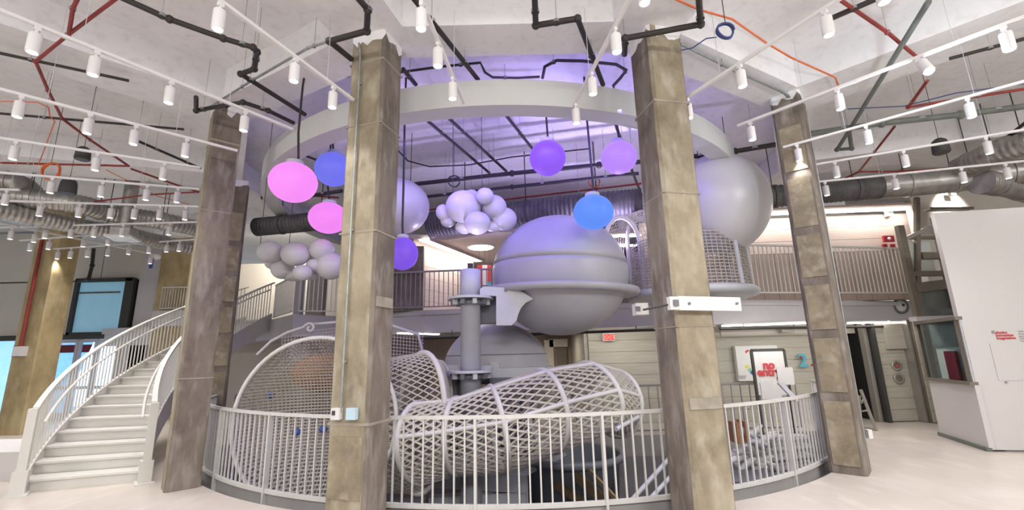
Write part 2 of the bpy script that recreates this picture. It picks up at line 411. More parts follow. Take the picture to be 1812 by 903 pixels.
# the LED strips that light the wall under the slab edge
def strip_light(label, p0, p1, wd=.07, ht=.05, power=0, aim=None, group=None):
    p0 = Vector(p0); p1 = Vector(p1); mid = (p0 + p1) / 2
    t = thing('linear_light', label, 'light', mid, group)
    m = MB(); m.bar(p0 + Vector((0, 0, .03)), p1 + Vector((0, 0, .03)), wd + .03, .03); m.build('housing', 'white', t)
    m = MB(); m.bar(p0, p1, wd, .03); m.build('diffuser', 'strip', t)
    return t
def under(x0, x1, y0, y1, lab):
    a = at(x0, y0, z=ZU - .045); b = at(x1, y1, z=ZU - .045); strip_light(lab, a, b, .10, group='strip lights under the mezzanine edge')
for i, (x0, x1, y0, y1) in enumerate(((1278, 1313, 577, 576), (1317, 1432, 576, 572), (1502, 1566, 572, 571), (1570, 1618, 571, 571))):
    under(x0, x1, y0, y1, ('short white strip light under the mezzanine right beside the bracketed column',
                           'long white strip light above the two posters, under the mezzanine edge',
                           'white strip light over the dark lift opening', 'white strip light over the round call buttons')[i])
a = at(705, 590, z=ZU - .045); b = at(775, 592, z=ZU - .045); strip_light('white strip light glowing beyond the rope netting, left of the grey post', a, b, .12)
# lower walls (boards laid as single pieces)
def boards(wname, p0, p1, z0, z1, h, matname, t=.08, skip=None, gap=.007, nrm_sign=-1, nseg=1):
    p0 = Vector((p0[0], p0[1])); p1 = Vector((p1[0], p1[1])); d = (p1 - p0); L = d.length; d.normalize(); nn = Vector((-d.y, d.x)) * t
    m = MB(); m.prism([p0 + nn * .3, p1 + nn * .3, p1 + nn * 2, p0 + nn * 2], z0, z1)
    wobj = struct(m, wname, 'olive'); rz = math.atan2(d.y, d.x)
    pr = MB(); pr.box((0, 0, 0), (L / nseg - gap, .03, h - gap)); me = pr.mesh('board', matname)
    z = z0; j = 0
    while z + h * .6 < z1:
        for k in range(nseg):
            off = random.uniform(-.003, .003); q = p0 + d * (L * (k + .5) / nseg) + Vector((-d.y, d.x)) * (off + .012)
            o = place(me, 'board', wobj, (q.x, q.y, z + h / 2), rz)
        z += h; j += 1
    return wobj
wl = at(1045, 680, Y=12.1); wr = at(1512, 700, Y=11.75)
boards('wall_back', (wl.x, 12.1), (wr.x, 11.75), 0, ZU, .295, 'woodgrey')
m = MB(); m.wall((-6.5, 15.2), (wl.x + .3, 15.2), 0, ZU, .15); struct(m, 'wall_hall', 'woodbrown')
m = MB(); m.wall((wl.x, 12.15), (wl.x + .05, 15.2), 0, ZU, .1); struct(m, 'wall_hall_side', 'woodgrey')
# cream band lit along the top of the poster wall
b = at(1275, 590, Y=11.9); e = at(1510, 585, Y=11.7)
m = MB(); m.bar((b.x, 11.93, 2.22), (e.x, 11.7, 2.22), .10, .26); struct(m, 'trim_2', 'creamwall')
tt = thing('wall_bracket', 'small grey box under the slab above the wall numeral', 'box', at(1396, 592, Y=11.6))
m = MB(); m.box(at(1392, 584, Y=11.6), (.32, .12, .13)); m.build('body', 'woodgrey', tt)
# doorway with pale jamb in the hall beyond
t = thing('hall_doorway', 'pale door frame in the brown hall left of the exit sign', 'door', at(990, 640, Y=15.0))
m = MB(); q0 = at(972, 640, Y=15.1); q1 = at(996, 640, Y=15.1)
m.box((q0.x, 15.1, 1.1), (.30, .1, 2.2)); m.box(((q0.x + q1.x) / 2 + .1, 15.1, 2.1), (.6, .1, .25)); m.build('frame', 'creamwall', t)
m = MB(); m.box((q1.x - .02, 15.12, .98), (.32, .06, 1.95)); m.build('door_leaf', 'olive', t)
ls = light('hall_downlight', 'AREA', (1.0, 13.6, 2.3), 14, (1, .9, .75), .5, aim=(1.0, 13.6, 0))
# exit sign
for xa_, xb_, yy in ((1282, 1430, 575), (1505, 1612, 571)):
    a_ = at(xa_, yy, z=ZU - .12); b_ = at(xb_, yy, z=ZU - .12); c_ = (a_ + b_) / 2
    light('strip_lamp', 'AREA', c_, 13, (1, .96, .86), (b_ - a_).length, .08, aim=c_ + Vector((0, .9, -1.0)))
light('lobby_lamp', 'AREA', at(1090, 590, Y=11.2), 8, (1, .95, .85), 1.6, .2, aim=at(1090, 660, Y=12.2))
p = at(1077, 597, Y=11.9); t = thing('exit_sign', 'small glowing red exit sign high on the board wall', 'sign', p)
m = MB(); m.box(p, (.30, .05, .18)); m.build('housing', 'paper', t)
m = MB(); m.box(p + Vector((0, -.028, 0)), (.27, .008, .15)); m.build('panel', 'redsign', t)
text('lettering', 'EXIT', .135, 'exitred', t, p + Vector((-.125, -.035, -.048)), (1, 0, 0), (0, 0, 1), .003, .004)

# mezzanine railings
def straight_railing(label, pts, h, sp, matname, top_w=.05, post_every=0, base=.08, bal=.022, group=None, name='mezzanine_railing', slope=False):
    t = thing(name, label, 'railing', pts[0], group)
    for a, b in zip(pts, pts[1:]):
        a = Vector(a); b = Vector(b)
        m = MB(); m.bar(a + Vector((0, 0, h)), b + Vector((0, 0, h)), top_w, .04); m.build('top_rail', matname, t)
        m = MB(); m.bar(a + Vector((0, 0, base)), b + Vector((0, 0, base)), top_w * .8, .03); m.build('bottom_rail', matname, t)
        n = max(2, int((b - a).length / sp)); pr = MB(); pr.box((0, 0, (h + base) / 2), (bal, bal * .8, h - base)); me = pr.mesh('baluster', matname)
        for i in range(n + 1):
            place(me, 'baluster', t, a.lerp(b, i / n), math.atan2(b.y - a.y, b.x - a.x))
    return t
eg = [Vector((p.x, p.y + .06, ZM)) for p in EDGE]
straight_railing('dark mezzanine railing between the concrete column and the grey post', [eg[2] + Vector((-.9, .0, 0)), eg[2] + (eg[3] - eg[2]) * .52], 1.02, .125, 'rail_grey')
ra = at(1272, 524, z=ZM + .01); rb = at(1608, 524, z=ZM + .01)
straight_railing('beige mezzanine railing in front of the brown boards, right', [ra, (ra + rb) / 2, rb], 1.22, .118, 'rail')
la = at(528, 556, z=ZM); lb = at(600, 556, z=ZM)
straight_railing('short pale landing railing behind the hanging ball cluster', [la, lb], 1.05, .11, 'rail')
p = at(527, 560, z=ZM); t = thing('landing_post', 'grey square post at the top of the curved stair', 'post', p)
m = MB(); m.box((p.x, p.y, 2.95), (.2, .2, 2.4)); m.build('shaft', 'fascia', t)
m = MB(); m.box((p.x, p.y, 1.78), (.26, .26, .06)); m.build('base_plate', 'fascia', t)

# mezzanine back wall, right
wa = Vector((3.6, 12.35, 0)); wb = at(1622, 420, Y=12.0)
ZT = 5.36
boards('wall_mezzanine_right', (wa.x, wa.y), (wb.x, wb.y), ZM + 1.35, ZT, .34, 'wood')
m = MB(); wob = None
d = Vector((wb.x - wa.x, wb.y - wa.y)); L = d.length; d.normalize()
m = MB(); m.prism([(wa.x, wa.y + .03), (wb.x, wb.y + .03), (wb.x, wb.y + .12), (wa.x, wa.y + .12)], ZM, ZM + 1.35); wob = struct(m, 'wall_mezzanine_wainscot', 'olive')
pr = MB(); pr.box((0, 0, 0), (.39, .03, 1.33)); me = pr.mesh('panel', 'woodbrown'); k = 0
while .2 + k * .4 < L:
    q = Vector((wa.x, wa.y)) + d * (.2 + k * .4); place(me, 'panel', wob, (q.x, q.y + .01, ZM + .675), math.atan2(d.y, d.x)); k += 1
# cove light along its head
m0 = Vector((wa.x + .2, wa.y - .25, ZT - .02)); m1 = Vector((wb.x - .1, wb.y - .25, ZT - .02))
t = thing('cove_light', 'long bright cove light above the right mezzanine wall', 'light', (m0 + m1) / 2)
m = MB(); m.bar(m0 + Vector((0, -.08, .10)), m1 + Vector((0, -.08, .10)), .40, .05); m.build('housing', 'pinkceil', t)
m = MB(); m.bar(m0 + Vector((0, .02, .05)), m1 + Vector((0, .02, .05)), .20, .04); m.build('diffuser', 'strip', t)
for k in range(3):
    q = m0.lerp(m1, (k + .5) / 3); light('cove_lamp', 'AREA', (q.x, q.y, ZT - .06), 16, (1, .93, .88), 2.0, .12, aim=(q.x, q.y + .3, 0))
# strobe and red alarm signs on the wall
p = at(1572, 377, Y=11.95); t = thing('wall_speaker', 'small grey box fixed on the pale upper wall, right', 'speaker', p)
m = MB(); m.box(p, (.16, .12, .2)); m.build('body', 'white', t); m = MB(); m.box(p + Vector((.01, -.065, -.01)), (.11, .01, .12)); m.build('grille', 'machine_dark', t)
p = at(1572, 423, Y=11.9); t = thing('fire_alarm', 'red fire alarm plate above the beige mezzanine railing', 'alarm', p)
m = MB(); m.box(p, (.28, .06, .17)); m.build('plate', 'redsign', t)
m = MB(); m.lathe(p + Vector((0, -.03, 0)), [(0, -.03), (.03, -.025), (.045, 0)], 16, mtx=Matrix.Rotation(PI / 2, 3, 'X') @ Matrix.Rotation(PI, 3, 'X')); m.build('strobe', 'paper', t)
for i, x in enumerate((1566, 1580)):
    p = at(x, 437, Y=11.975); m = MB(); m.box(p, (.11, .05, .15)); m.build('alarm_button', 'redsign', None,
        label=('left' if i == 0 else 'right') + ' one of two small red plates under the fire alarm', category='alarm', group='red plates under the alarm')

# mezzanine back left: pale boards, ceiling with cove and downlight
ZC = 4.92
q0 = at(738, 424, z=ZC); q1 = at(838, 462, z=ZC)
boards('wall_mezzanine_left', (q0.x - .1, q0.y), (q1.x, q1.y), ZM, ZC, .33, 'wood')
m = MB(); m.prism([(q0.x - .4, q0.y - .2), (at(790, 425, z=ZC).x, at(790, 425, z=ZC).y), (at(880, 411, z=ZC).x, at(880, 411, z=ZC).y), (3.4, 11.9), (3.4, 18), (q1.x - .6, 18), (q1.x - .3, q1.y)], ZC, ZC + .12)
struct(m, 'ceiling_mezzanine', 'pinkceil')
dq = (q1 - q0).normalized(); sd = Vector((dq.y, -dq.x, 0)) * .22
t = thing('cove_light', 'slanting bright cove light above the pale boards left of the ball pod', 'light', (q0 + q1) / 2)
m = MB(); m.bar(q0 + sd + Vector((0, 0, -.03)), q1 + sd + Vector((0, 0, -.03)), .30, .03); m.build('diffuser', 'strip', t)
m = MB(); m.bar(q0 + sd * 1.9 + Vector((0, 0, -.03)), q1 + sd * 1.9 + Vector((0, 0, -.03)), .03, .10); m.build('lip', 'pinkceil', t)
light('cove_lamp', 'AREA', (q0 + q1) / 2 + sd + Vector((0, 0, -.08)), 22, (1, .92, .86), 2.2, .2, aim=(q0 + q1) / 2 + Vector((0, 0, -3)))
p = at(851, 438, z=ZC - .02); t = thing('downlight', 'large round downlight in the mezzanine ceiling', 'light', p)
m = MB(); m.lathe(p, [(.36, .02), (.40, -.02), (.42, .02)], 40); m.build('rim', 'white', t); m = MB(); m.lathe(p, [(0, -.012), (.37, -.012)], 40); m.build('diffuser', 'strip', t)
m = MB(); m.wall((q1.x - .5, 17.5), (5, 17.5), ZM, ZC, .15); struct(m, 'wall_mezzanine_far', 'wood')
for i, (x, y) in enumerate(((1102, 418), (1108, 435))):
    p = at(x, y, z=ZC - .03); m = MB(); m.bar(p + Vector((-.5, 0, 0)), p + Vector((.5, 0, 0)), .14, .03)
    m.build('ceiling_light', 'strip', None, label=('upper' if i == 0 else 'lower') + ' bright bar light seen through the net tunnel beside the big pod', category='light')
for lab, pa_, pb_ in (('black sprinkler pipe along the mezzanine edge above the low domed pod', at(745, 599, Y=10.75), at(1180, 583, Y=10.75)), ('black sprinkler pipe along the strip lights above the posters', at(1274, 582, Y=11.05), at(1620, 577, Y=11.25))):
    t = thing('black_pipe', lab, 'pipe', pa_); m = MB(); m.tube([pa_, pb_], .034, 8); m.build('run', 'black', t)
    for k in range(4): q = pa_.lerp(pb_, (k + .5) / 4); m = MB(); m.tube([q, (q.x, q.y, ZU)], .01, 5); m.build('hanger', 'dark', t)
    q = pa_.lerp(pb_, .6); m = MB(); m.tube([q, q - Vector((0, 0, .09))], .02, 6); m.build('sprinkler_head', 'red', t)
# banners
for i, (x, c, lab) in enumerate(((849, 'redsign', 'red banner strip left of the big pod, behind the dark railing'), (858, 'paper', 'white banner strip left of the big pod, between two red ones'), (866, 'textred', 'red and teal banner strip touching the outline of the big pod'))):
    p = at(x, 487, Y=(13.5, 13.6, 13.7)[i]); t = thing('banner', lab, 'banner', p); m = MB(); m.box(p, (.15, .02, .62)); m.build('cloth', c, t); m = MB(); m.tube([p + Vector((0, 0, .3)), (p.x, p.y, ZC)], .004, 4); m.build('string', 'dark', t)
    if i == 2: m = MB(); m.box(p + Vector((0, -.012, -.27)), (.15, .01, .12)); m.build('stripe', 'teal', t)
# brown partition left of them
p0 = at(700, 548, z=ZM); p1 = at(743, 548, z=ZM)
m = MB(); m.wall((p0.x - .8, p0.y + .35), (p1.x, p1.y + .35), ZM, 4.72, .25); struct(m, 'wall_partition', 'concrete_grey')
# back wall behind everything up to the slab
m = MB(); m.wall((-3.6, 18.0), (14, 18.0), ZC, ZS, .2); struct(m, 'wall_upper_back', 'dark')
m = MB(); m.wall((3.3, 13.4), (9.9, 12.8), ZT + .1, ZS, .2); struct(m, 'wall_upper_right', 'ceil')

# left landing zone: bright cream recess
p0 = at(438, 560, Y=15.6); p1 = at(600, 560, Y=15.6)
m = MB(); m.wall((p0.x - 1.2, 16.5), (-3.4, 16.5), 0, 5.3, .15); struct(m, 'wall_landing', 'creamwall')
light('landing_lamp', 'AREA', at(478, 440, Y=15.0), 60, (1, .93, .82), 1.2, aim=at(480, 500, Y=16.4))
m = MB(); q = at(560, 530, Y=14.0); m.box((q.x, q.y, 3.9), (.5, .3, 2.2)); struct(m, 'wall_pier', 'woodgrey')

# ================================================================== LEFT SIDE: window wall and entrance
WY = 15.6
def X(px, py=600, Y=WY): return at(px, py, Y=Y).x
def Z(px, py, Y=WY): return at(px, py, Y=Y).z
zt = 6.4
# panelled cream wall above the doors
zdoor = Z(120, 596); zwin0 = zdoor + .06; zwin1 = Z(180, 497)
lw = MB(); lw.wall((-26, WY + .12), (X(245), WY + .12), zdoor, zt, .2); W = struct(lw, 'wall_left', 'dark')
xs = [-26, -22, X(75), X(131, 540)]
for a, b in zip(xs, xs[1:]):
    m = MB(); m.box(((a + b) / 2, WY + .08, (zwin0 + zwin1) / 2), (b - a - .03, .08, zwin1 - zwin0 - .03)); m.build('panel', 'creamwall', W)
for a, b in ((-26, -20), (-20, -14.5), (-14.5, X(245))):
    m = MB(); m.box(((a + b) / 2, WY + .08, (zwin1 + zt) / 2 + .02), (b - a - .03, .08, zt - zwin1 - .03)); m.build('panel', 'creamwall', W)
xa, xb = X(131, 540), X(232, 540)
t = thing('window_1', 'blue daylit window in a black frame', 'window', ((xa + xb) / 2, WY, zwin0), kind='structure')
m = MB(); m.box(((xa + xb) / 2, WY + .02, (zwin0 + zwin1) / 2), (xb - xa - .2, .03, zwin1 - zwin0 - .1)); m.build('pane', 'blueglass', t)
m = MB()
for x in (xa + .04, xb - .1): m.box((x, WY - .03, (zwin0 + zwin1) / 2), (.12 if x < xb - .2 else .3, .14, zwin1 - zwin0 + .12))
m.box(((xa + xb) / 2, WY - .03, zwin1 + .02), (xb - xa, .14, .12)); m.box(((xa + xb) / 2, WY - .03, zwin0), (xb - xa, .14, .14)); m.build('window_frame', 'dark', t)
m = MB(); m.box(((xa + xb) / 2 - .15, WY - .02, zwin1 - .42), (1.4, .03, .06)); m.build('blind_rail', 'greypipe', t)
m = MB(); m.box(((-26 + xb) / 2, WY - .02, zdoor - .03), (26 + xb, .2, .14)); struct(m, 'trim_3', 'dark')
m = MB(); m.prism([(xb + .15, WY), (X(262), WY), (X(262) + .4, WY + .9), (xb + .15, WY + .9)], 0, zt); struct(m, 'wall_left_return', 'fascia')
# storefront doors below, daylight behind
dz = zdoor - .1
xsd = [X(30, 660), X(62, 660), X(92, 660), X(131, 660), X(165, 660), X(205, 660)]
m = MB(); m.box(((-26 + X(262)) / 2, WY + 1.4, 1.4), (26 + X(262), .05, 2.9)); m.build('street_backdrop', 'daylight', None, kind='structure')
for i, (a, b) in enumerate(zip(xsd, xsd[1:])):
    t = thing('door_%d' % (i + 1), 'entrance glass leaf', 'door', ((a + b) / 2, WY, 0), kind='structure')
    m = MB()
    for x in (a + .05, b - .05): m.box((x, WY, dz / 2), (.09, .08, dz))
    for z in (.12, 1.02, dz - .06): m.box(((a + b) / 2, WY, z), (b - a - .02, .075, .10 if z != .12 else .22))
    m.build('door_frame', 'fascia', t)
    m = MB(); m.box(((a + b) / 2, WY + .02, dz / 2), (b - a - .2, .015, dz - .2))
    gm = M.get('paneglass')
    if gm is None:
        gm = mat('door_glass', (.7, .85, .95), .02); bb = gm.node_tree.nodes['Principled BSDF']; bb.inputs['Transmission Weight'].default_value = 1.0; bb.inputs['IOR'].default_value = 1.03; M['paneglass'] = gm
    m.build('pane', 'paneglass', t)
m = MB(); m.box((X(70, 600), WY + 1.36, 2.35), (3.2, .04, .28)); m.build('street_awning', 'textred', None, label='red awning band seen through the entrance glass', category='awning')
m = MB(); m.wall((X(210), WY), (X(262), WY), 0, dz, .2); struct(m, 'wall_left_lower', 'fascia')
light('street_daylight', 'AREA', (X(120), WY - .3, 1.5), 90, (.55, .75, 1.0), 4.5, 2.2, aim=(X(120) + 3, WY - 6, .6))
# big concrete column far left and the one behind the stair
p = at(26, 771, z=0)
column('broad tan concrete column at the far left carrying a red pipe', 0, -98, .80, .6, zt, base=Vector((p.x - .22, p.y + .35, 0)), tan_face='concrete_yellow', side='concrete_yellow')
p = at(-35, 775, z=0); column('concrete column cut by the left picture edge', 0, -120, .7, .7, zt, base=Vector((p.x - .2, p.y + 1.2, 0)), tan_face='concrete_yellow', side='creamwall')
p = at(297, 560, Y=15.0)
column('distant concrete column above the curved stair, right of the blue window', 0, -100, 1.25, .5, zt, base=Vector((p.x, 15.3, 0)), tan_face='concrete_yellow', side='concrete_yellow')
# red pipe with box on the far left column
q = [at(76, 418, D=17.6), at(33, 628, D=17.6)]
q = [at(76, 418, Y=12.42), at(36, 615, Y=12.42)]
t = thing('standpipe', 'red standpipe with a white box on the far left column', 'pipe', q[1]); m = MB(); m.tube(q, .045); m.build('pipe', 'red', t)
m = MB(); m.box(at(36, 622, Y=12.42), (.26, .16, .26)); m.build('white_box', 'paper', t)
m = MB(); m.box(at(29, 622, Y=12.42), (.1, .1, .3)); m.build('red_valve', 'red', t)

# ================================================================== RIGHT SIDE: lifts, steel frame and white booth
EY = 11.25
def ez(px, py): return at(px, py, Y=EY)
a = ez(1500, 700).x; zt2 = ZU
xb0 = ez(1566, 700).x; 
m = MB(); m.box((ez(1500, 700).x - .04, EY + .1, ZU / 2), (.16, .2, ZU)); struct(m, 'wall_lift_left', 'woodgrey')
t = thing('door_10', 'dark open lift doorway', 'door', ez(1535, 745), kind='structure')
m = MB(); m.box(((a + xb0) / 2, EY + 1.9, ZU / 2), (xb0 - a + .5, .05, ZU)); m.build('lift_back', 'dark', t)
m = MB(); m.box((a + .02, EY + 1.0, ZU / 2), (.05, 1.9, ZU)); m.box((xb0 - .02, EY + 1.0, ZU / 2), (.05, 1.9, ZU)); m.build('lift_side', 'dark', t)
m = MB(); m.box((xb0 - .16, EY + .12, ZU / 2), (.10, .16, ZU)); m.build('door_edge', 'steel', t)
m = MB(); m.box((xb0 - .03, EY + .03, ZU / 2), (.08, .2, ZU)); m.build('door_jamb', 'dark', t)
m = MB(); m.box(((a + xb0) / 2, EY + 1.85, .55), (xb0 - a, .04, .25)); m.build('lift_panel', 'redsign', t)
x1 = ez(1618, 700).x + .05; x2 = ez(1655, 700).x + .35
sp = MB(); sp.box(((xb0 + x1) / 2, EY + .16, ZU / 2), (x1 - xb0, .2, ZU)); SW = struct(sp, 'wall_lift', 'olive')
h = .26
for k in range(9):
    m = MB(); m.box(((xb0 + x1) / 2, EY + .045 + random.uniform(0, .004), .02 + h * (k + .5)), (x1 - xb0 - .006, .03, h - .006)); m.build('stone_tile', 'woodgrey', SW)
m = MB(); m.box(((x1 + x2) / 2, EY - .12, ZU / 2), (x2 - x1 - .04, .3, ZU)); SP = struct(m, 'wall_pilaster', 'olive')
for k in range(9):
    m = MB(); m.box(((x1 + x2) / 2, EY - .285 + random.uniform(0, .004), .02 + h * (k + .5)), (x2 - x1 - .05, .03, h - .006)); m.build('stone_tile', 'woodgrey', SP)
m = MB(); m.box((x1 - .02, EY - .05, ZU / 2), (.05, .3, ZU)); struct(m, 'trim_4', 'steel')
for i, (x, y, c, lab) in enumerate(((1587, 647, 'textred', 'upper round lift lamp with a red arrow on the stone wall'), (1591, 670, 'olive', 'lower round grey lift lamp on the stone wall'))):
    p = ez(x, y); p.y = EY + .02; t = thing('lift_lamp', lab, 'lamp', p, 'round lift lamps')
    Rm = Matrix.Rotation(PI / 2, 3, 'X')
    m = MB(); m.lathe(p, [(.08, .0), (.12, .0), (.125, .03), (.10, .035), (.08, .03)], 28, mtx=Rm); m.build('bezel', 'steel', t)
    m = MB(); m.lathe(p, [(0, .02), (.085, .02)], 28, mtx=Rm); m.build('face', 'olive', t)
    if i == 0: m = MB(); m.prism([(p.x - .05, 0), (p.x + .05, 0), (p.x, .08)], 0, .01); m.v = [(v[0], p.y - .03 - v[2], p.z - .035 + v[1]) for v in m.v]; m.build('arrow', 'textred', t)
p = ez(1567, 586); p.y = EY + .02; m = MB(); m.lathe(p, [(0, .02), (.06, .02), (.07, 0)], 20, mtx=Matrix.Rotation(PI / 2, 3, 'X')); m.build('lift_indicator', 'dark', None, label='small black round indicator above the lift lamps', category='lamp')
m = MB(); q = ez(1560, 605); m.box(((xb0 + x1) / 2 + .1, EY - .02, 1.98), (x1 - xb0 - .3, .1, .6)); m.build('lift_header_panel', 'woodgrey', None, kind='structure')
# round vent on the fascia
d_ = ray(1592, 542); e4, e5 = EDGE[4], EDGE[5]; en = Vector((-(e5.y - e4.y), e5.x - e4.x, 0)).normalized()
p = Vector((0, 0, EYE)) + d_ * ((e4 - Vector((0, 0, EYE))).dot(en) / d_.dot(en)); p.y -= .03; t = thing('round_vent', 'round white vent with a dark ring on the mezzanine fascia', 'vent', p)
Rm = Matrix.Rotation(PI / 2, 3, 'X')
m = MB(); m.lathe(p, [(.155, .0), (.215, .0), (.215, .03), (.18, .045), (.155, .03)], 36, mtx=Rm); m.build('ring', 'greypipe', t)
m = MB(); m.lathe(p, [(.0, .06), (.05, .055), (.13, .03), (.16, .01)], 36, mtx=Rm); m.build('dish', 'paper', t)
m = MB(); m.ell(p + Vector((.03, -.06, .02)), (.04, .02, .04), 12, 8); m.build('hub', 'dark', t)

# steel and concrete frame with glazing between mezzanine and booth
KY = 10.6
def kp(x, y): return at(x, y, Y=KY)
kb = kp(1642, 560); kt = kp(1602, 388)
t = thing('steel_frame', 'olive brown steel frame with pale glazed panels beside the white booth', 'frame', kp(1655, 745))
m = MB()
for (x0, y0), (x1_, y1_), wd in (((1628, 575), (1591, 400), .15), ((1690, 545), (1653, 385), .14), ((1625, 560), (1622, 350), .10)):
    m.bar(kp(x0, y0), kp(x1_, y1_), wd, wd * .8, up=(0, 1, 0))

for x_ in (1628, 1672):
    q = kp(x_, 560); m.box((q.x, q.y, q.z / 2), (.12, .12, q.z))
m.bar(kp(1598, 421), kp(1655, 421), .07, .07); m.bar(kp(1612, 485), kp(1690, 484), .10, .12); m.bar(kp(1617, 510), kp(1700, 500), .22, .16, up=(0, 1, 0))
m.build('posts', 'olive', t)
m = MB(); m.bar(kp(1592, 427), kp(1652, 399), .10, .08); m.build('diagonal_brace', 'steel', t)
m = MB(); a_ = kp(1606, 428); b_ = kp(1660, 482); m.box(((a_.x + b_.x) / 2, KY + .06, (a_.z + b_.z) / 2), (b_.x - a_.x, .03, a_.z - b_.z)); m.build('pane', 'glass', t)
m = MB(); a_ = kp(1628, 505); b_ = kp(1695, 558); m.box(((a_.x + b_.x) / 2, KY + .06, (a_.z + b_.z) / 2), (b_.x - a_.x, .03, a_.z - b_.z)); m.build('lower_panel', 'greypipe', t)
m = MB(); m.bar(kp(1615, 565), kp(1700, 562), .2, .1); m.build('sill', 'fascia', t)
m = MB(); m.bar(kp(1630, 453), kp(1668, 453), .1, .16); m.build('hinge_block', 'olive', t)
# wall behind and above
m = MB(); m.wall((at(1626, 420, Y=11.6).x, 11.6), (19, 11.6), ZM + .1, ZS, .2); struct(m, 'wall_right_upper', 'creamwall')
p = at(1690, 352, Y=11.4); t = thing('wall_light', 'small wall light throwing a bright pool above the booth', 'light', p)
m = MB(); m.box(p + Vector((0, .05, .15)), (.12, .1, .1)); m.build('body', 'white', t)
light('wall_light_lamp', 'SPOT', p + Vector((0, -.25, .25)), 110, (1, .96, .88), .04, aim=p + Vector((0, .2, -.1)), spot=1.5, parent=None)
m = MB(); a_ = at(1640, 371, Y=11.3); b_ = at(1717, 370, Y=11.3); m.bar(a_, b_, .2, .06); m.build('shelf_beam', 'olive', None, kind='structure')

# white booth
B0 = at(1664, 771, z=0); B1 = at(1752, 800, z=0); B2 = at(1860, 801, z=0)
ztop = at(1647, 378, D=math.hypot(B1.x, B1.y)).z
bt = thing('booth', 'large white panelled booth with red and grey wall text', 'booth', (B1.x, B1.y, 0))
d01 = (B0 - B1).normalized(); d12 = (B2 - B1).normalized()
far = B0 + d01 * .0
m = MB(); m.prism([(B1.x, B1.y), (B2.x + d12.x * 2, B2.y + d12.y * 2), (B2.x + d12.x * 2 + .12, B2.y + d12.y * 2 + .12), (B1.x + .06, B1.y + .14)], .03, ztop); m.build('front_wall', 'booth', bt)
zs = at(1648, 672, D=math.hypot(B0.x, B0.y)).z
sn = Vector((d01.y, -d01.x, 0)); sn = sn if sn.x > 0 else -sn
e0 = B0 + d01 * 0; 
m = MB(); m.prism([(B1.x + d01.x * .05, B1.y + d01.y * .05), (B0.x, B0.y), (B0.x + sn.x * .1, B0.y + sn.y * .1), (B1.x + sn.x * .1, B1.y + sn.y * .1)], .06, zs); m.build('side_wall', 'booth', bt)
m = MB(); m.bar(B0 + Vector((0, 0, .03)), B1 + Vector((0, 0, .03)), .08, .06); m.build('plinth', 'greypipe', bt)
m = MB(); m.bar(B0 + Vector((0, 0, zs + .02)), B1 + Vector((0, 0, zs + .02)), .12, .05); zh = at(1625, 572, D=math.hypot(B0.x, B0.y)).z
for q in (B0, B1 + d01 * .08): m.bar(q + Vector((0, 0, zs)), q + Vector((0, 0, zh)), .06, .06, up=(0, 1, 0))
m.bar(B0 + Vector((0, 0, zh)), B1 + Vector((0, 0, zh)), .1, .06); m.build('window_frame', 'olive', bt)
m = MB(); m.bar(B0 + Vector((0, 0, (zs + zh) / 2)) + sn * .02, B1 + Vector((0, 0, (zs + zh) / 2)) + sn * .02, .015, zh - zs - .06)
m.build('pane', 'paneglass', bt)
nb0 = Vector((d12.y, -d12.x, 0)); nb0 = nb0 if nb0.y < 0 else -nb0
m = MB(); i0 = B0 + d01 * .5 + sn * .45; i1 = B1 - nb0 * .35 + d12 * .45; m.bar(i0 + Vector((0, 0, zh / 2)), i1 + Vector((0, 0, zh / 2)), .04, zh); m.build('inner_wall', 'inner', bt)
m = MB(); m.prism([tuple(B0[:2]), tuple(i0[:2]), tuple(i1[:2]), tuple((B1 - nb0 * .16)[:2])], zh - .02, zh + .02); m.build('canopy', 'olive', bt)
m = MB(); m.bar(i0 + Vector((0, 0, zh - .25)) - sn * .04, i1 + Vector((0, 0, zh - .25)) - sn * .04, .03, .5); m.build('dark_band', 'greypipe', bt)
q = B0.lerp(B1, .25) + sn * .28
m = MB(); m.box((q.x, q.y, zs + .28), (.16, .16, .55), .5); m.build('red_cabinet', 'redsign', bt)
up = Vector((0, 0, 1)); rt = d12; nb = Vector((rt.y, -rt.x, 0)); nb = nb if nb.y < 0 else -nb
def onb(x, y):          # point on the booth front wall under a pixel
    d = ray(x, y); o = Vector((0, 0, EYE)); t_ = (B1 - o).dot(nb) / d.dot(nb); return o + d * t_ + nb * .006
text('red_lettering', 'physics\ninnovation\nimagination', .062, 'textred', bt, onb(1761, 591), rt, up, .002, .0015, space=.78)
text('grey_lettering', '\n'.join(('build a', 'dream with', 'gears and', 'pulleys,', 'ramps and', 'rollers', 'that move', 'as you', 'play')), .04, 'textgrey', bt, onb(1801, 588), rt, up, .001, space=1.0)
m = MB(); m.box(onb(1757, 588), (.04, .02, .05)); m.build('fixing', 'textgrey', bt); m = MB(); m.box(onb(1780, 677), (.03, .02, .03)); m.build('fixing', 'textgrey', bt)
m = MB(); q = onb(1792, 640); m.bar(q - rt * .28, q + rt * .28, .012, .62); m.build('access_panel', 'booth', bt)

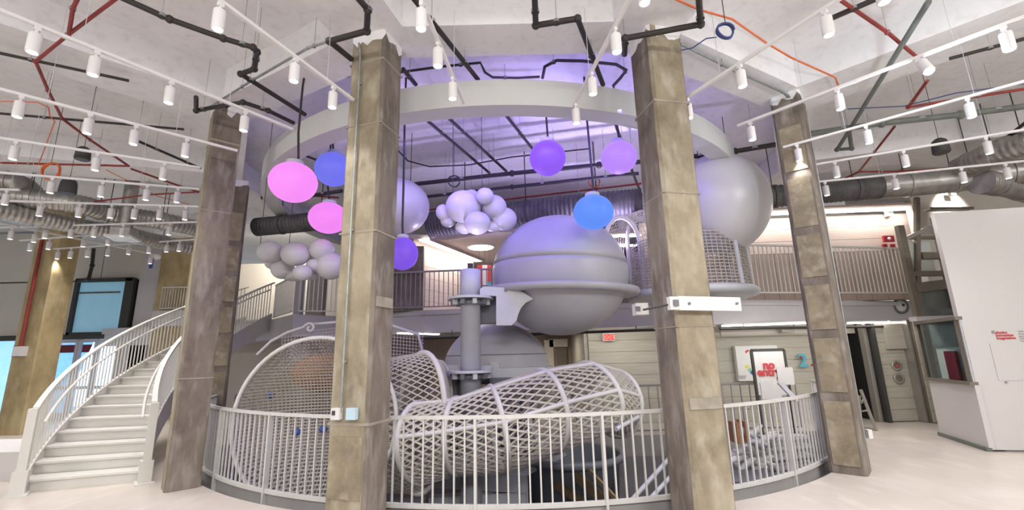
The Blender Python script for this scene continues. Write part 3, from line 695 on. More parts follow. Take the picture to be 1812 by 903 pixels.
# posters and numeral on the back wall
PY = 11.70
def pp(x, y, Y=PY): return at(x, y, Y=Y)
a_ = pp(1300, 613); b_ = pp(1383, 673); t = thing('poster', 'white poster with small coloured marks behind the framed sign', 'poster', ((a_.x + b_.x) / 2, PY, b_.z))
m = MB(); m.box(((a_.x + b_.x) / 2, PY + .05, (a_.z + b_.z) / 2), (b_.x - a_.x, .13, a_.z - b_.z)); m.build('sheet', 'poster', t)
for x, y, sx, sz, c, r in ((1321, 622, .10, .05, 'textred', -.6), (1321, 649, .10, .07, 'yellow', -.5), (1326, 655, .09, .08, 'green', -.6), (1331, 660, .10, .09, 'navy', .8), (1331, 650, .05, .05, 'textred', .3)):
    q = pp(x, y); m = MB(); m.box((q.x, PY - .02, q.z), (sx, .006, sz), mtx=Matrix.Rotation(r, 3, 'Y')); m.build('colour_mark', c, t)
for i in range(3): q = pp(1306, 666 + i * 2.2); m = MB(); m.box((q.x + .10, PY - .02, q.z), (.2 - .03 * i, .005, .018)); m.build('small_print', 'textgrey', t)
SY = 10.0
def sp_(x, y): return at(x, y, Y=SY)
a_ = sp_(1329, 620); b_ = sp_(1386, 617); c_ = sp_(1344, 693)
t = thing('sign', 'black framed white sign reading no entry in red', 'sign', c_)
hgt = a_.z - .9; wd_ = b_.x - a_.x
m = MB(); m.box(((a_.x + b_.x) / 2, SY, (a_.z + .8) / 2), (wd_ - .04, .02, a_.z - .8)); m.build('board', 'paper', t)
m = MB()
for x in (a_.x, b_.x): m.box((x, SY, (a_.z) / 2), (.05, .05, a_.z))
m.box(((a_.x + b_.x) / 2, SY, a_.z), (wd_, .05, .05)); m.build('frame', 'dark', t)
q = sp_(1350, 653); text('lettering', 'no', .235, 'textred', t, (q.x, SY - .02, q.z), (1, 0, 0), (0, 0, 1), .003, .012)
q = sp_(1340, 665.5); text('lettering', 'entry', .235, 'textred', t, (q.x, SY - .02, q.z), (1, 0, 0), (0, 0, 1), .003, .010)
def torn(x0, y0, x1_, y1_, Y, lab, teeth=7):
    A = at(x0, y0, Y=Y); B = at(x1_, y1_, Y=Y); m = MB(); n = teeth * 2; T = .012
    top = [(A.x + (B.x - A.x) * i / n, A.z + (.018 if i % 2 else -.018)) for i in range(n + 1)]
    pts = top + [(B.x, B.z), (A.x, B.z)]
    vs = [(x, Y, z) for x, z in pts] + [(x, Y + T, z) for x, z in pts]; k = len(pts)
    m.add(vs, [tuple(range(k))[::-1], tuple(range(k, 2 * k))] + [(i, (i + 1) % k, k + (i + 1) % k, k + i) for i in range(k)])
    return m.build('foam_sheet', 'paper', None, label=lab, category='sheet', group='scalloped sheets at the sign')
torn(1374, 651, 1407, 681, SY - .045, 'scallop-edged pale sheet covering the end of the sign lettering')
torn(1345, 676, 1384, 706, SY - .03, 'scallop-edged pale sheet at the foot of the sign')
q = pp(1414, 649); t = thing('wall_numeral', 'teal number 2 with dark red dots on the board wall', 'numeral', q)
text('numeral', '2', .44, 'teal', t, (q.x, PY - .02, q.z), (1, 0, 0), (0, 0, 1), .01, .014)
for x, y in ((1415.5, 632.5), (1435.5, 646)):
    q = pp(x, y); m = MB(); m.ell((q.x, PY - .03, q.z), (.035, .012, .028), 12, 8); m.build('dot', 'redsign', t)

# ================================================================== ROUND RAILING
A0, A1 = -163.2, -16.8
rt_ = thing('circular_railing', 'round white railing around the opening in the floor', 'railing', (CX, CY - RR, 0))
m = MB(); m.arc((CX, CY), RR - .025, RR + .025, 1.03, 1.07, A0, A1, 130); m.build('top_rail', 'rail', rt_)
m = MB(); m.arc((CX, CY), RR - .02, RR + .02, .07, .12, A0, A1, 130); m.build('bottom_rail', 'rail', rt_)
m = MB(); m.arc((CX, CY), RR - .03, RR - .02, -.34, .06, A0, A1, 130); m.build('kick_panel', 'slab_edge', rt_)
NB = 140; pr = MB(); pr.box((0, 0, .575), (.022, .018, .92)); bme = pr.mesh('baluster', 'rail')
pr = MB(); pr.box((0, 0, .39), (.07, .03, 1.32)); pr.box((.05, 0, -.2), (.12, .08, .16)); pme = pr.mesh('post', 'rail')
for i in range(NB + 1):
    a = A0 + (A1 - A0) * i / NB
    if (i - 6) % 12 == 0: place(pme, 'post', rt_, pc(RR, a), math.radians(a))
    else: place(bme, 'baluster', rt_, pc(RR, a), math.radians(a))
# straight dark railing at the back of the opening
b0 = Vector((-6.2, HB + .08, 0)); b1 = Vector((6.2, HB + .08, 0))
straight_railing('straight dark railing along the back of the opening', [b0, b1], 1.02, .20, 'rail_grey', name='back_railing', top_w=.04)
m = MB(); m.box((2.9, HB + .02, .35), (.3, .25, .9)); 

# ================================================================== CURVED STAIR
NS = 18; H = ZM / NS; DA = 2.86; SA = -139.6; RI, RO = 7.53, 8.84; SK = 3.2
st = thing('curved_stair', 'white curved staircase climbing behind the purple-brown column', 'staircase', pc(8.3, -143))
def sa(k, outer): return SA - DA * k - (SK if outer else 0)
for k in range(NS):
    def wedge(a_i, b_i, a_o, b_o, z0, z1, ri=RI, ro=RO):
        m = MB(); m.prism([tuple(pc(ri, a_i)[:2]), tuple(pc(ro, a_o)[:2]), tuple(pc(ro, b_o)[:2]), tuple(pc(ri, b_i)[:2])][::-1], z0, z1); return m
    wedge(sa(k, 0), sa(k + 1, 0), sa(k, 1), sa(k + 1, 1), k * H, (k + 1) * H - .03).build('riser', 'stairwhite', st)
    wedge(sa(k, 0) + .22, sa(k + 1, 0) + .1, sa(k, 1) + .2, sa(k + 1, 1) + .1, (k + 1) * H - .03, (k + 1) * H).build('tread', 'stairwhite', st)
def helix(r, outer, z_off, k0=0, k1=NS, n=60):
    return [pc(r, SA - DA * (k0 + (k1 - k0) * i / n) - (SK if outer else 0), (k0 + (k1 - k0) * i / n) * H + z_off) for i in range(n + 1)]
def band(r0, r1, outer, zlo, zhi, k0=0, k1=NS, n=60, zmin=None):
    m = MB(); vs = []; fs = []
    A = helix(r0, outer, 0, k0, k1, n); B = helix(r1, outer, 0, k0, k1, n)
    for p, q in zip(A, B):
        lo = max(p.z + zlo, zmin if zmin is not None else -9)
        vs += [(p.x, p.y, lo), (q.x, q.y, lo), (q.x, q.y, max(q.z + zhi, lo + .01)), (p.x, p.y, max(p.z + zhi, lo + .01))]
    for i in range(n):
        a = 4 * i; b = a + 4
        for j in range(4): fs.append((a + j, a + (j + 1) % 4, b + (j + 1) % 4, b + j))
    fs += [(0, 3, 2, 1), (4 * n, 4 * n + 1, 4 * n + 2, 4 * n + 3)]
    return m.add(vs, fs)
band(RI - .06, RI, False, -.30, .20, zmin=0).build('inner_stringer', 'stairwhite', st)
band(RO, RO + .06, True, -.30, .20, zmin=0).build('outer_stringer', 'stairwhite', st)
band(RI, RO, False, -.34, -.30, 2, NS).build('soffit', 'stairwhite', st)
for r, o_, s_ in ((RI - .03, False, 1), (RO + .03, True, -1)):
    g_ = thing('stair_railing', ('inner' if not o_ else 'outer') + (' white railing of the curved stair, beside the purple-brown column' if not o_ else ' white railing of the curved stair, with a broad flat cap'), 'railing', pc(r, sa(0, o_)), 'railings of the curved stair')
    band(r - .035, r + .035, o_, 1.12, 1.16).build('cap_rail', 'stairwhite', g_)
    m = MB(); m.tube(helix(r + s_ * .12, o_, .93), .022, 8); m.build('handrail', 'stairwhite', g_)
    pr = MB(); pr.box((0, 0, .66), (.022, .016, .94)); me = pr.mesh('baluster', 'stairwhite')
    nb_ = 64 if o_ else 58
    for i in range(1, nb_):
        k = NS * i / nb_; p = pc(r, SA - DA * k - (SK if o_ else 0), k * H); place(me, 'baluster', g_, p, math.radians(SA - DA * k))
    a_ = sa(0, o_) + .9; p = pc(r, a_, 0)
    m = MB(); m.box((p.x, p.y, .58), (.10, .16, 1.14), math.radians(a_)); m.box((p.x, p.y, .16), (.16, .22, .32), math.radians(a_)); m.build('newel', 'stairwhite', g_)
    m = MB(); m.box((p.x, p.y, .01), (.24, .40, .02), math.radians(a_)); m.build('foot_plate', 'stairwhite', g_)
# landing edge of the stair and upper far railing
la = pc(RI - .1, sa(NS, 0), ZM); lb = at(518, 556, z=ZM)
straight_railing('pale railing where the curved stair meets the landing', [la, lb], 1.05, .11, 'rail')
la = at(288, 548, Y=14.9); lb = at(330, 545, Y=14.9)
m = MB(); m.box(((la.x + lb.x) / 2, 15.1, la.z - .3), (lb.x - la.x + .5, .6, .5)); struct(m, 'floor_far_landing', 'fascia')
straight_railing('distant pale railing above the curved stair, beside the far column', [Vector((la.x - .1, la.y, la.z - .05)), Vector((lb.x + .3, lb.y, la.z - .05))], .78, .09, 'rail')
# low white plinth at the left
a_ = at(0, 853, z=0); b_ = at(50, 850, z=0)
m = MB(); m.prism([(b_.x - 2.6, b_.y - .0), (b_.x, b_.y), (b_.x + .1, b_.y + 1.3), (b_.x - 2.5, b_.y + 1.35)], 0, .42)
m.build('plinth', 'booth', None, label='low white plinth left of the foot of the stair', category='plinth')

# ================================================================== CLIMBING MACHINE
PYm = 7.9
def mp_(x, y, Y=PYm): return at(x, y, Y=Y)
base = mp_(833, 700); 
mc = thing('machine_post', 'thick grey steel post with flanged collars left of the big pod', 'post', (base.x, PYm, -4.2))
rp = mp_(852, 600).x - mp_(833.5, 600).x
ztp = mp_(833, 479).z; zf1 = mp_(833, 532).z; zf2 = mp_(833, 661).z
m = MB(); m.lathe((base.x, PYm, 0), [(rp * .96, -4.2), (rp * .96, zf1), (rp * 1.02, zf1), (rp * 1.02, ztp), (rp * .9, ztp + .01), (0, ztp + .01)], 40); m.build('shaft', 'machine', mc)
for zf, rr_, nm in ((zf1, 2.25, 'upper'), (zf2, 2.1, 'lower')):
    m = MB(); m.lathe((base.x, PYm, 0), [(rp, zf + .05), (rp * rr_, zf + .05), (rp * rr_, zf + .01), (rp, zf + .01)], 40, smooth=False); m.build('collar', 'machine', mc)
    for k in range(10):
        a = 2 * PI * k / 10; m = MB(); m.box((base.x + rp * 1.7 * math.cos(a), PYm + rp * 1.7 * math.sin(a), zf - .04), (.07, .07, .09), a); m.build('bolt_block', 'machine_dark' if k % 2 else 'machine', mc)
    m = MB(); m.lathe((base.x, PYm, 0), [(rp * 1.0, zf - .09), (rp * 1.45, zf - .09), (rp * 1.45, zf), (rp, zf)], 32); m.build('collar_hub', 'machine_dark', mc)
# bracket arm to the pod
A = mp_(852, 509, 7.75); B_ = mp_(912, 577, 7.75)
pb = thing('pod_bracket', 'L-shaped lilac grey bracket plate between the post and the big pod', 'bracket', A)
def plate(mb, pts, Y, T):
    w_ = [at(x, y, Y=Y) for x, y in pts]; k = len(w_)
    vs = [(p.x, Y, p.z) for p in w_] + [(p.x, Y + T, p.z) for p in w_]
    return mb.add(vs, [tuple(range(k))[::-1], tuple(range(k, 2 * k))] + [(i, (i + 1) % k, k + (i + 1) % k, k + i) for i in range(k)])
m = MB(); plate(m, [(849, 522), (849, 512), (856, 507), (905, 510), (925, 517), (944, 529), (930, 536), (922, 545), (917, 556), (914, 568), (905, 576), (878, 576), (878, 524)], 7.7, .12); m.build('plate', 'machine', pb)
m = MB(); m.box(mp_(895, 514, 7.69), (.05, .03, .04)); m.build('bolt', 'machine_dark', pb)
m = MB(); plate(m, [(842, 522), (882, 522), (882, 572), (842, 572)], 8.1, .3); m.build('web', 'machine_dark', pb)

# pods
PDY = 8.75
def pod(label, cx, cy, rx, ry, Y, seam=None, name='pod', matn='machine_pod', tilt=0):
    c_ = at(cx, cy, Y=Y); e_ = at(cx + rx, cy, Y=Y); u_ = at(cx, cy - ry, Y=Y)
    return c_, (e_ - c_).length, (u_ - c_).length
M['pod'] = mat('pod_shell', (.43, .425, .46), .42, c2=(.405, .40, .435), scale=2)
c_, rx, rz_ = pod('', 990, 487, 119, 101, PDY)
t = thing('ball_pod', 'huge grey-lilac ball pod with a flat flange, centre of the machine', 'pod', c_)
prof = []
for i in range(41):
    ph = PI * i / 40; r_ = math.sin(ph); z_ = math.cos(ph)
    prof.append((r_ * rx, z_ * rz_))
    if i in (18,): prof += [(r_ * rx * .985, z_ * rz_ - .002), (r_ * rx * .985, z_ * rz_ - .018), (r_ * rx, z_ * rz_ - .02)]
Rt = Matrix.Rotation(math.radians(1.5), 3, 'Y') @ Matrix.Rotation(math.radians(2), 3, 'X')
m = MB(); m.lathe(c_, prof, 72, mtx=Rt); m.build('shell', 'pod', t)
zfl = at(990, 518, Y=PDY).z - c_.z
rfo = at(1128, 520, Y=PDY).x - c_.x
m = MB(); m.lathe(c_, [(rx * .9, zfl + .05), (rfo, zfl + .05), (rfo + .02, zfl), (rfo - .01, zfl - .06), (rfo - .08, zfl - .08), (rx * .9, zfl - .06)], 72, mtx=Rt); m.build('flange', 'pod', t)
c_x = c_.x
# lower pod
c2, rx2, rz2 = pod('', 879, 652, 93, 80, 9.55)
t = thing('ball_pod', 'grey domed pod low behind the thick post', 'pod', c2)
prof = [(math.sin(PI / 2 * i / 24) * rx2, math.cos(PI / 2 * i / 24) * rz2) for i in range(25)]
m = MB(); m.lathe(c2, prof + [(rx2, -.25), (0, -.25)], 60); m.build('shell', 'pod', t)
rs_ = rx2 * math.sqrt(1 - (.27 / rz2) ** 2); m = MB(); m.lathe(c2, [(rs_ - .01, .26), (rs_ + .006, .262), (rs_ + .006, .276), (rs_ - .01, .28)], 60); m.build('seam', 'machine_dark', t)
m = MB(); m.lathe(c2, [(rx2 * .9, .02), (rx2 * 1.07, .02), (rx2 * 1.07, -.08), (rx2 * .9, -.08)], 60); m.build('base_ring', 'pod', t)
t = thing('support_frame', 'dark boxy steel support under the low domed pod', 'frame', mp_(900, 800, 8.6))
m = MB(); plate(m, [(868, 642), (882, 640), (884, 652), (950, 650), (985, 662), (985, 680), (868, 690)], 8.3, .5); m.build('bracket', 'machine', t)
for (x0, y0, x1_, y1_, c) in ((790, 660, 812, 760, 'machine_dark'), (868, 668, 945, 760, 'machine_dark'), (880, 810, 935, 903, 'machine'), (845, 830, 880, 903, 'machine_dark'), (700, 830, 760, 903, 'machine')):
    A = at(x0, y0, Y=8.5); B_ = at(x1_, y1_, Y=8.5); m = MB(); m.box(((A.x + B_.x) / 2, 8.5, (A.z + B_.z) / 2 - .2), (abs(B_.x - A.x), .6, abs(A.z - B_.z) + .4)); m.build('box_beam', c, t)
for (a, b, wd) in (((792, 652), (870, 652), .1), ((745, 845), (930, 855), .25), ((760, 890), (930, 880), .2), ((845, 880), (1000, 800), .10)):
    m = MB(); m.bar(at(*a, Y=8.2), at(*b, Y=8.2), wd, wd); m.build('beam', 'machine', t)
# round tub
ct = at(1010, 800, Y=8.7); rt2 = at(1100, 800, Y=8.7).x - ct.x
t = thing('round_tub', 'big grey-blue round tub below the net slide', 'tub', (ct.x, ct.y, ct.z - 1.6))
m = MB(); m.lathe(ct, [(0, -1.5), (rt2 * .80, -1.5), (rt2 * .93, -.12), (rt2 * 1.02, -.10), (rt2 * 1.05, 0), (rt2 * .98, .02), (rt2 * .92, -.02), (rt2 * .85, -1.0), (0, -1.0)], 56); m.build('shell', 'machine_tub', t) if 'machine_tub' in M else m.build('shell', 'machine', t)
m = MB(); m.lathe((ct.x, ct.y, -4.2), [(rt2 * .5, 0), (rt2 * .5, ct.z + 2.7 + .05)], 40); m.build('pedestal', 'machine_dark', t)
# bronze handrails descending and grey struts
t = thing('bronze_handrail', 'bronze stair beam slanting down below the round tub', 'handrail', at(1060, 860, Y=8.0))
m = MB(); m.bar(at(1042, 832, Y=7.6), at(1110, 905, Y=7.3), .06, .05); m.build('upper_rail', 'gold', t)
m = MB(); m.bar(at(1020, 842, Y=7.6), at(1100, 915, Y=7.3), .03, .16); m.build('side_plate', 'bronze_dark', t)
m = MB(); m.bar(at(985, 858, Y=7.8), at(1060, 910, Y=7.5), .10, .10); m.build('lower_beam', 'bronze_dark', t)
t = thing('lower_stair_rail', 'grey slanting stair rails in the pit left of the bracketed column', 'handrail', at(1150, 880, Y=7.5))
for a, b in (((1100, 905), (1195, 800)), ((1130, 905), (1200, 830)), ((1090, 760), (1130, 738))):
    m = MB(); m.tube([at(*a, Y=7.2), at(*b, Y=7.6)], .035, 8); m.build('rail', 'machine', t)

# inflated balls
M['balloon'] = mat('inflated_skin', (.60, .59, .61), .35, c2=(.57, .56, .58), scale=1.5, bump=.05)
def bigball(label, cx, cy, rx, ry, Y, wires):
    c_ = at(cx, cy, Y=Y); a_ = (at(cx + rx, cy, Y=Y) - c_).length * .985; b_ = (at(cx, cy - ry, Y=Y) - c_).length * .985
    t = thing('inflated_ball', label, 'ball', c_)
    m = MB(); m.ell(c_, (a_, (a_ + b_) / 2, b_), 56, 36); m.build('skin', 'balloon', t)
    m = MB(); m.lathe(c_, [(.0, b_ + .03), (.06, b_ + .03), (.07, b_ - .01)], 16); m.build('valve', 'machine', t)
    for dx in wires: m = MB(); m.tube([c_ + Vector((dx, 0, b_ * .8)), (c_.x + dx, c_.y, ZS)], .008, 5, smooth=False); m.build('wire', 'dark', t)
    return t
bigball('huge inflated white ball right of the bracketed column', 1272, 361, 84, 84, 8.6, (-.3, .3))
bigball('large inflated white ball half hidden by the column with the conduit', 700, 366, 60, 48, 9.0, (-.2, .3))
def cloud(label, balls, Y, grp=None):
    c0 = at(balls[0][0], balls[0][1], Y=Y); t = thing('ball_cluster', label, 'balls', c0)
    for (x, y, rx, ry, dy) in balls:
        c_ = at(x, y, Y=Y + dy); a_ = (at(x + rx, y, Y=Y + dy) - c_).length * .98; b_ = (at(x, y - ry, Y=Y + dy) - c_).length * .98
        m = MB(); m.ell(c_, (a_, (a_ + b_) / 2, b_), 32, 20); m.build('ball', 'balloon', t)
    c1 = at(balls[0][0], balls[0][1], Y=Y)
    for dx in (-.2, .35): m = MB(); m.tube([c1 + Vector((dx, 0, .1)), (c1.x + dx, c1.y, ZS)], .006, 5, smooth=False); m.build('wire', 'dark', t)
cloud('cloud of white balls hanging left, above the stair landing', [(478, 446, 22, 19, 0), (523, 450, 25, 21, -.1), (569, 442, 22, 19, 0), (500, 475, 20, 19, .25), (535, 483, 17, 14, -.2),
      (556, 470, 14, 12, 0), (585, 471, 26, 24, .1), (483, 465, 14, 12, .4), (550, 487, 15, 9, .3), (520, 488, 22, 10, .35)], 8.3)
cloud('cloud of white balls hanging above and left of the big pod', [(820, 366, 32, 28, 0), (858, 347, 16, 14, -.2), (874, 367, 23, 21, .1), (845, 395, 24, 20, -.1), (893, 388, 22, 20, .25),
      (784, 376, 13, 14, .2), (793, 391, 14, 11, .3), (822, 402, 17, 12, .2), (834, 346, 13, 10, .4), (875, 400, 18, 10, .3), (855, 380, 20, 20, .4)], 8.0)

# glowing globes
def globe(label, cx, cy, rx, ry, Y, colr, cord, grp='glowing colour globes', s=1.0):
    c_ = at(cx, cy, Y=Y); a_ = (at(cx + rx, cy, Y=Y) - c_).length * .98; b_ = (at(cx, cy - ry, Y=Y) - c_).length * .98
    t = thing('globe_lamp', label, 'lamp', c_)
    m = MB(); m.ell(c_, (a_, a_, b_), 48, 30); m.build('globe', glow('globe_glow', colr, s), t)
    m = MB(); m.lathe(c_, [(a_ * .30, b_ * .90), (a_ * .37, b_ * .93), (a_ * .37, b_ * 1.12), (a_ * .30, b_ * 1.16), (0, b_ * 1.16)], 28); m.build('cap', 'machine', t)
    top = [at(x, y, Y=Y) for x, y in cord]; top.append(Vector((top[-1].x, top[-1].y, ZS)))
    m = MB(); m.tube([c_ + Vector((0, 0, b_ * 1.14))] + top, .018, 6); m.build('cord', 'black', t)
    l = light('globe_light', 'POINT', c_ + Vector((0, 0, 0)), 0, colr, .2)
    bpy.data.objects.remove(l)
    return t
globe('largest pink glowing globe, far left of the ring', 519, 323, 41, 33.5, 6.15, (.68, .20, .68), [(528, 280), (528, 235), (533, 180), (536, 150), (541, 122)])
globe('blue glowing globe tucked against the left column, above a pink one', 590, 300, 32, 28.5, 7.6, (.11, .12, .60), [(590, 268), (588, 240)])
globe('smaller pink glowing globe cut by the left column, below the blue one', 581, 386, 34, 26.5, 7.9, (.66, .18, .66), [(582, 350), (580, 330)])
globe('violet glowing globe on a long cord, centre right under the ring', 969, 280, 32.5, 29.5, 7.4, (.20, .07, .62), [(969, 240), (966, 200)])
globe('pale violet glowing globe beside the bracketed column', 1095, 279, 32, 27.5, 7.4, (.35, .18, .68), [(1095, 246), (1092, 218), (1090, 205)])
globe('bright blue glowing globe in front of the big pod', 1050, 376, 36, 30, 7.1, (.08, .20, .68), [(1050, 335), (1045, 280), (1038, 205)])
globe('violet glowing globe low, cut by the column with the conduit', 712, 449, 28, 29, 7.0, (.15, .06, .55), [(712, 400), (714, 330), (716, 215)])

# coloured stage lights on the ring
for (x, y, tx, ty, pw, colr) in ((900, 215, 900, 160, 40, (.45, .25, 1)), (1050, 225, 1050, 160, 40, (.4, .25, 1)), (560, 260, 600, 300, 25, (.45, .35, 1)), (760, 225, 760, 300, 30, (.5, .35, 1))):
    pass

# ================================================================== ROPE NETS
def strands(mb, S, lines, r):
    """S(u,v)->point; each line is a list of (u,v)"""
    for ln in lines: mb.tube([S(u, v) for u, v in ln], r, 3, smooth=False, caps=False)
# platform net tower by the right ball
t = thing('net_tower', 'net-walled round platform under the huge white ball', 'net tower', at(1240, 520, Y=9.1))
cc = at(1222, 521, Y=9.1); rt3 = at(1322, 520, Y=9.1).x - cc.x
m = MB(); m.lathe(cc, [(0, .05), (rt3 * 1.05, .05), (rt3 * 1.1, 0), (rt3 * 1.08, -.08), (rt3 * .95, -.12), (0, -.12)], 56); m.build('deck', 'machine', t)
hh = .98
m = MB(); nA = 74
def Sc(u, v): return (cc.x + rt3 * (1 - .04 * v) * math.cos(u), cc.y + rt3 * (1 - .04 * v) * math.sin(u), cc.z + .05 + v * hh)
strands(m, Sc, [[(2 * PI * k / nA, v / 4) for v in range(5)] for k in range(nA)], .011)
strands(m, Sc, [[(2 * PI * k / 60, j / 16) for k in range(61)] for j in range(17)], .011)
m.build('netting', 'net', t, kind='stuff')
for a in (-20, -60, -100, -140, 20, 160):
    m = MB(); m.tube([Sc(math.radians(a), 0), Sc(math.radians(a), 1)], .045, 8); m.build('post', 'machine', t)
for x0, x1_, Y_ in ((1083, 1131, 9.2),):
    # arched net tunnel between the pod and the tower
    t = thing('net_tunnel', 'arched net tunnel between the big pod and the bracketed column', 'tunnel', at(1105, 520, Y=9.2))
    for k, (xa_, xb_, Y2) in enumerate(((1076, 1140, 8.8), (1118, 1210, 9.3))):
        pa = at(xa_, 520, Y=Y2); pb_ = at(xb_, 520, Y=Y2); tp = at((xa_ + xb_) / 2 - 5, 385 if k == 0 else 368, Y=Y2)
        W2 = (pb_.x - pa.x) / 2; cxm = (pa.x + pb_.x) / 2; Hh = tp.z - pa.z
        pts = [Vector((cxm - W2, Y2, pa.z)), ] + [Vector((cxm + W2 * math.cos(th), Y2, pa.z + Hh * .62 + Hh * .38 * math.sin(th))) for th in [PI - PI * i / 20 for i in range(21)]] + [Vector((cxm + W2, Y2, pa.z))]
        m = MB(); m.tube(pts, .045, 8); m.build('hoop', 'nettube', t)
        if k == 0: P1 = pts
        else: P2 = pts
    m = MB()
    for i in range(0, 23): m.tube([P1[i], P2[i]], .008, 3, smooth=False, caps=False)
    for j in range(1, 10): m.tube([P1[i].lerp(P2[i], j / 10) for i in range(23)], .008, 3, smooth=False, caps=False)
    m.build('netting', 'net', t, kind='stuff')

# left net drum (large dome)
DY = 7.1
t = thing('net_drum', 'huge rope-net drum behind the left part of the railing', 'net structure', at(580, 760, Y=DY))
cD = at(556, 748, Y=DY); RXd = cD.x - at(411, 748, Y=DY).x; RZd = at(556, 598, Y=DY).z - cD.z
def Sd(u, v):   # u around the rim, v from the rim to the crown, crown bulges towards the viewer
    k = math.cos(v * PI / 2); g = math.sin(v * PI / 2)
    return Vector((cD.x + RXd * k * math.cos(u), cD.y + .95 * g, cD.z + RZd * k * math.sin(u)))
def Sf(x, z):   # flat-ish square net on the dome front
    rr_ = min(1.0, math.hypot(x / RXd, z / RZd)); return Vector((cD.x + x, cD.y + .95 * math.sqrt(1 - rr_ ** 2), cD.z + z))
m = MB(); step = .050; n_ = int(RXd / step)
for i in range(-n_, n_ + 1):
    x = i * step + .01; zz = RZd * math.sqrt(max(0, 1 - (x / RXd) ** 2)); k = max(2, int(zz * 2 / .12))
    m.tube([Sf(x, -zz + 2 * zz * j / k) for j in range(k + 1)], .0125, 3, smooth=False, caps=False)
n_ = int(RZd / step)
for i in range(-n_, n_ + 1):
    z = i * step; xx = RXd * math.sqrt(max(0, 1 - (z / RZd) ** 2)); k = max(2, int(xx * 2 / .12))
    m.tube([Sf(-xx + 2 * xx * j / k, z) for j in range(k + 1)], .0125, 3, smooth=False, caps=False)
m.build('netting', 'net', t, kind='stuff')
m = MB(); m.tube([Sd(2 * PI * i / 60, 0) for i in range(60)], .032, 8, closed=True); m.build('rim_hoop', 'nettube', t)
for u0 in (78,): m = MB(); m.tube([Sd(math.radians(u0), v / 12) for v in range(13)], .02, 6); m.build('rib', 'nettube', t)
pc_ = at(578, 660, Y=DY + 1.15); m = MB(); m.ell(pc_, (.62, .22, .34), 32, 16); m.build('inner_cushion', 'brown', t)
for x, y in ((478, 700), (525, 765), (572, 760), (600, 790)):
    m = MB(); m.ell(at(x, y, Y=DY + .8), (.07, .06, .06), 12, 8); m.build('blue_pad', 'navy', t)
# scroll and thin arc above the drum
t = thing('net_scroll', 'curling hoop end above the net drum, under the landing', 'hoop', at(548, 581, Y=9.2))
pts = [at(455, 628, Y=9.2), at(480, 604, Y=9.2), at(510, 588, Y=9.2), at(538, 579, Y=9.2)]
sc_ = at(548, 581, Y=9.2); pts += [sc_ + Vector((math.cos(a), 0, math.sin(a))) * (.11 - .009 * i) for i, a in enumerate([2.6 - .75 * i for i in range(11)])]
m = MB(); m.tube(pts, .03, 8); m.build('tube', 'nettube', t)
m = MB()
pa = [at(555, 574, Y=9.3) , at(600, 570, Y=9.3), at(690, 575, Y=9.3), at(740, 592, Y=9.3), at(752, 640, Y=9.3)]
m.tube(pa, .03, 8); m.build('upper_arc', 'nettube', t)
m = MB(); 
for k in range(46):
    a = at(500 + k * 5.5, 585 + (k - 20) ** 2 * .012, Y=9.35); m.tube([a, a - Vector((0, 0, .75))], .008, 3, smooth=False, caps=False)
for k in range(11):
    m.tube([at(500, 592 + k * 6, Y=9.35), at(620, 578 + k * 6, Y=9.35), at(750, 590 + k * 6, Y=9.35)], .008, 3, smooth=False, caps=False)
m.build('netting', 'net', t, kind='stuff')

# hoop-ribbed tubes: S(s, a): centre line + radius
def net_tube(label, name, hoops, nlong, diag, r_rope, hoop_r, longs=(), skip_hoops=()):
    """hoops: list of (centre, half-axis vector a, half-axis vector b)"""
    t = thing(name, label, 'net structure', hoops[0][0] - Vector((0, 0, hoops[0][2].length)))
    def S(s, a):
        i = min(int(s), len(hoops) - 2); f_ = s - i; f2 = f_ * f_ * (3 - 2 * f_) * .35 + f_ * .65
        h0, h1 = hoops[i], hoops[i + 1]
        return h0[0].lerp(h1[0], f_) + h0[1].lerp(h1[1], f2) * math.cos(a) + h0[2].lerp(h1[2], f2) * math.sin(a)
    m = MB(); n = len(hoops) - 1; seg = 10 * n
    for k in range(nlong):
        a0 = 2 * PI * k / nlong
        for sgn in (1, -1):
            m.tube([S(n * j / seg, a0 + sgn * diag * j / seg) for j in range(seg + 1)], r_rope, 3, smooth=False, caps=False)
    m.build('netting', 'net', t, kind='stuff')
    for i, h in enumerate(hoops):
        if i in skip_hoops: continue
        m = MB(); m.tube([h[0] + h[1] * math.cos(2 * PI * j / 36) + h[2] * math.sin(2 * PI * j / 36) for j in range(36)], hoop_r, 8, closed=True); m.build('hoop', 'nettube', t)
    for a in longs:
        m = MB(); m.tube([S(n * j / 30, a) * 1.0 for j in range(31)], hoop_r * .8, 8); m.build('long_rail', 'nettube', t)
    return t
def hp(xt, yt, xb, yb, Y, depth, skew=0.0):
    """hoop through the top and bottom pixels at depth Y; depth is its half-extent along the view, skew its half-extent to the right"""
    T = at(xt, yt, Y=Y); B = at(xb, yb, Y=Y); return ((T + B) / 2, Vector((skew, -depth, 0)), (T - B) / 2)
net_tube('curving rope-net slide tube with white hoops behind the front railing', 'net_slide', [
    hp(742, 712, 752, 855, 7.35, .50, -.26), hp(806, 705, 812, 838, 7.35, .55, -.12), hp(868, 684, 893, 835, 7.4, .55, .14), hp(958, 655, 975, 800, 7.5, .55, .28),
    hp(1036, 642, 1062, 765, 7.8, .50, .36), hp(1085, 655, 1090, 772, 8.1, .45, .34)], 34, 3.4, .0165, .044, longs=(.25, -1.35, 1.3), skip_hoops=())
net_tube('rope-net tunnel with a tall hoop right of the column with the conduit', 'net_tunnel', [
    hp(660, 640, 660, 870, 8.1, .8, -.2), hp(750, 624, 738, 875, 7.5, .32, .43)], 58, .9, .012, .045, skip_hoops=(0,))
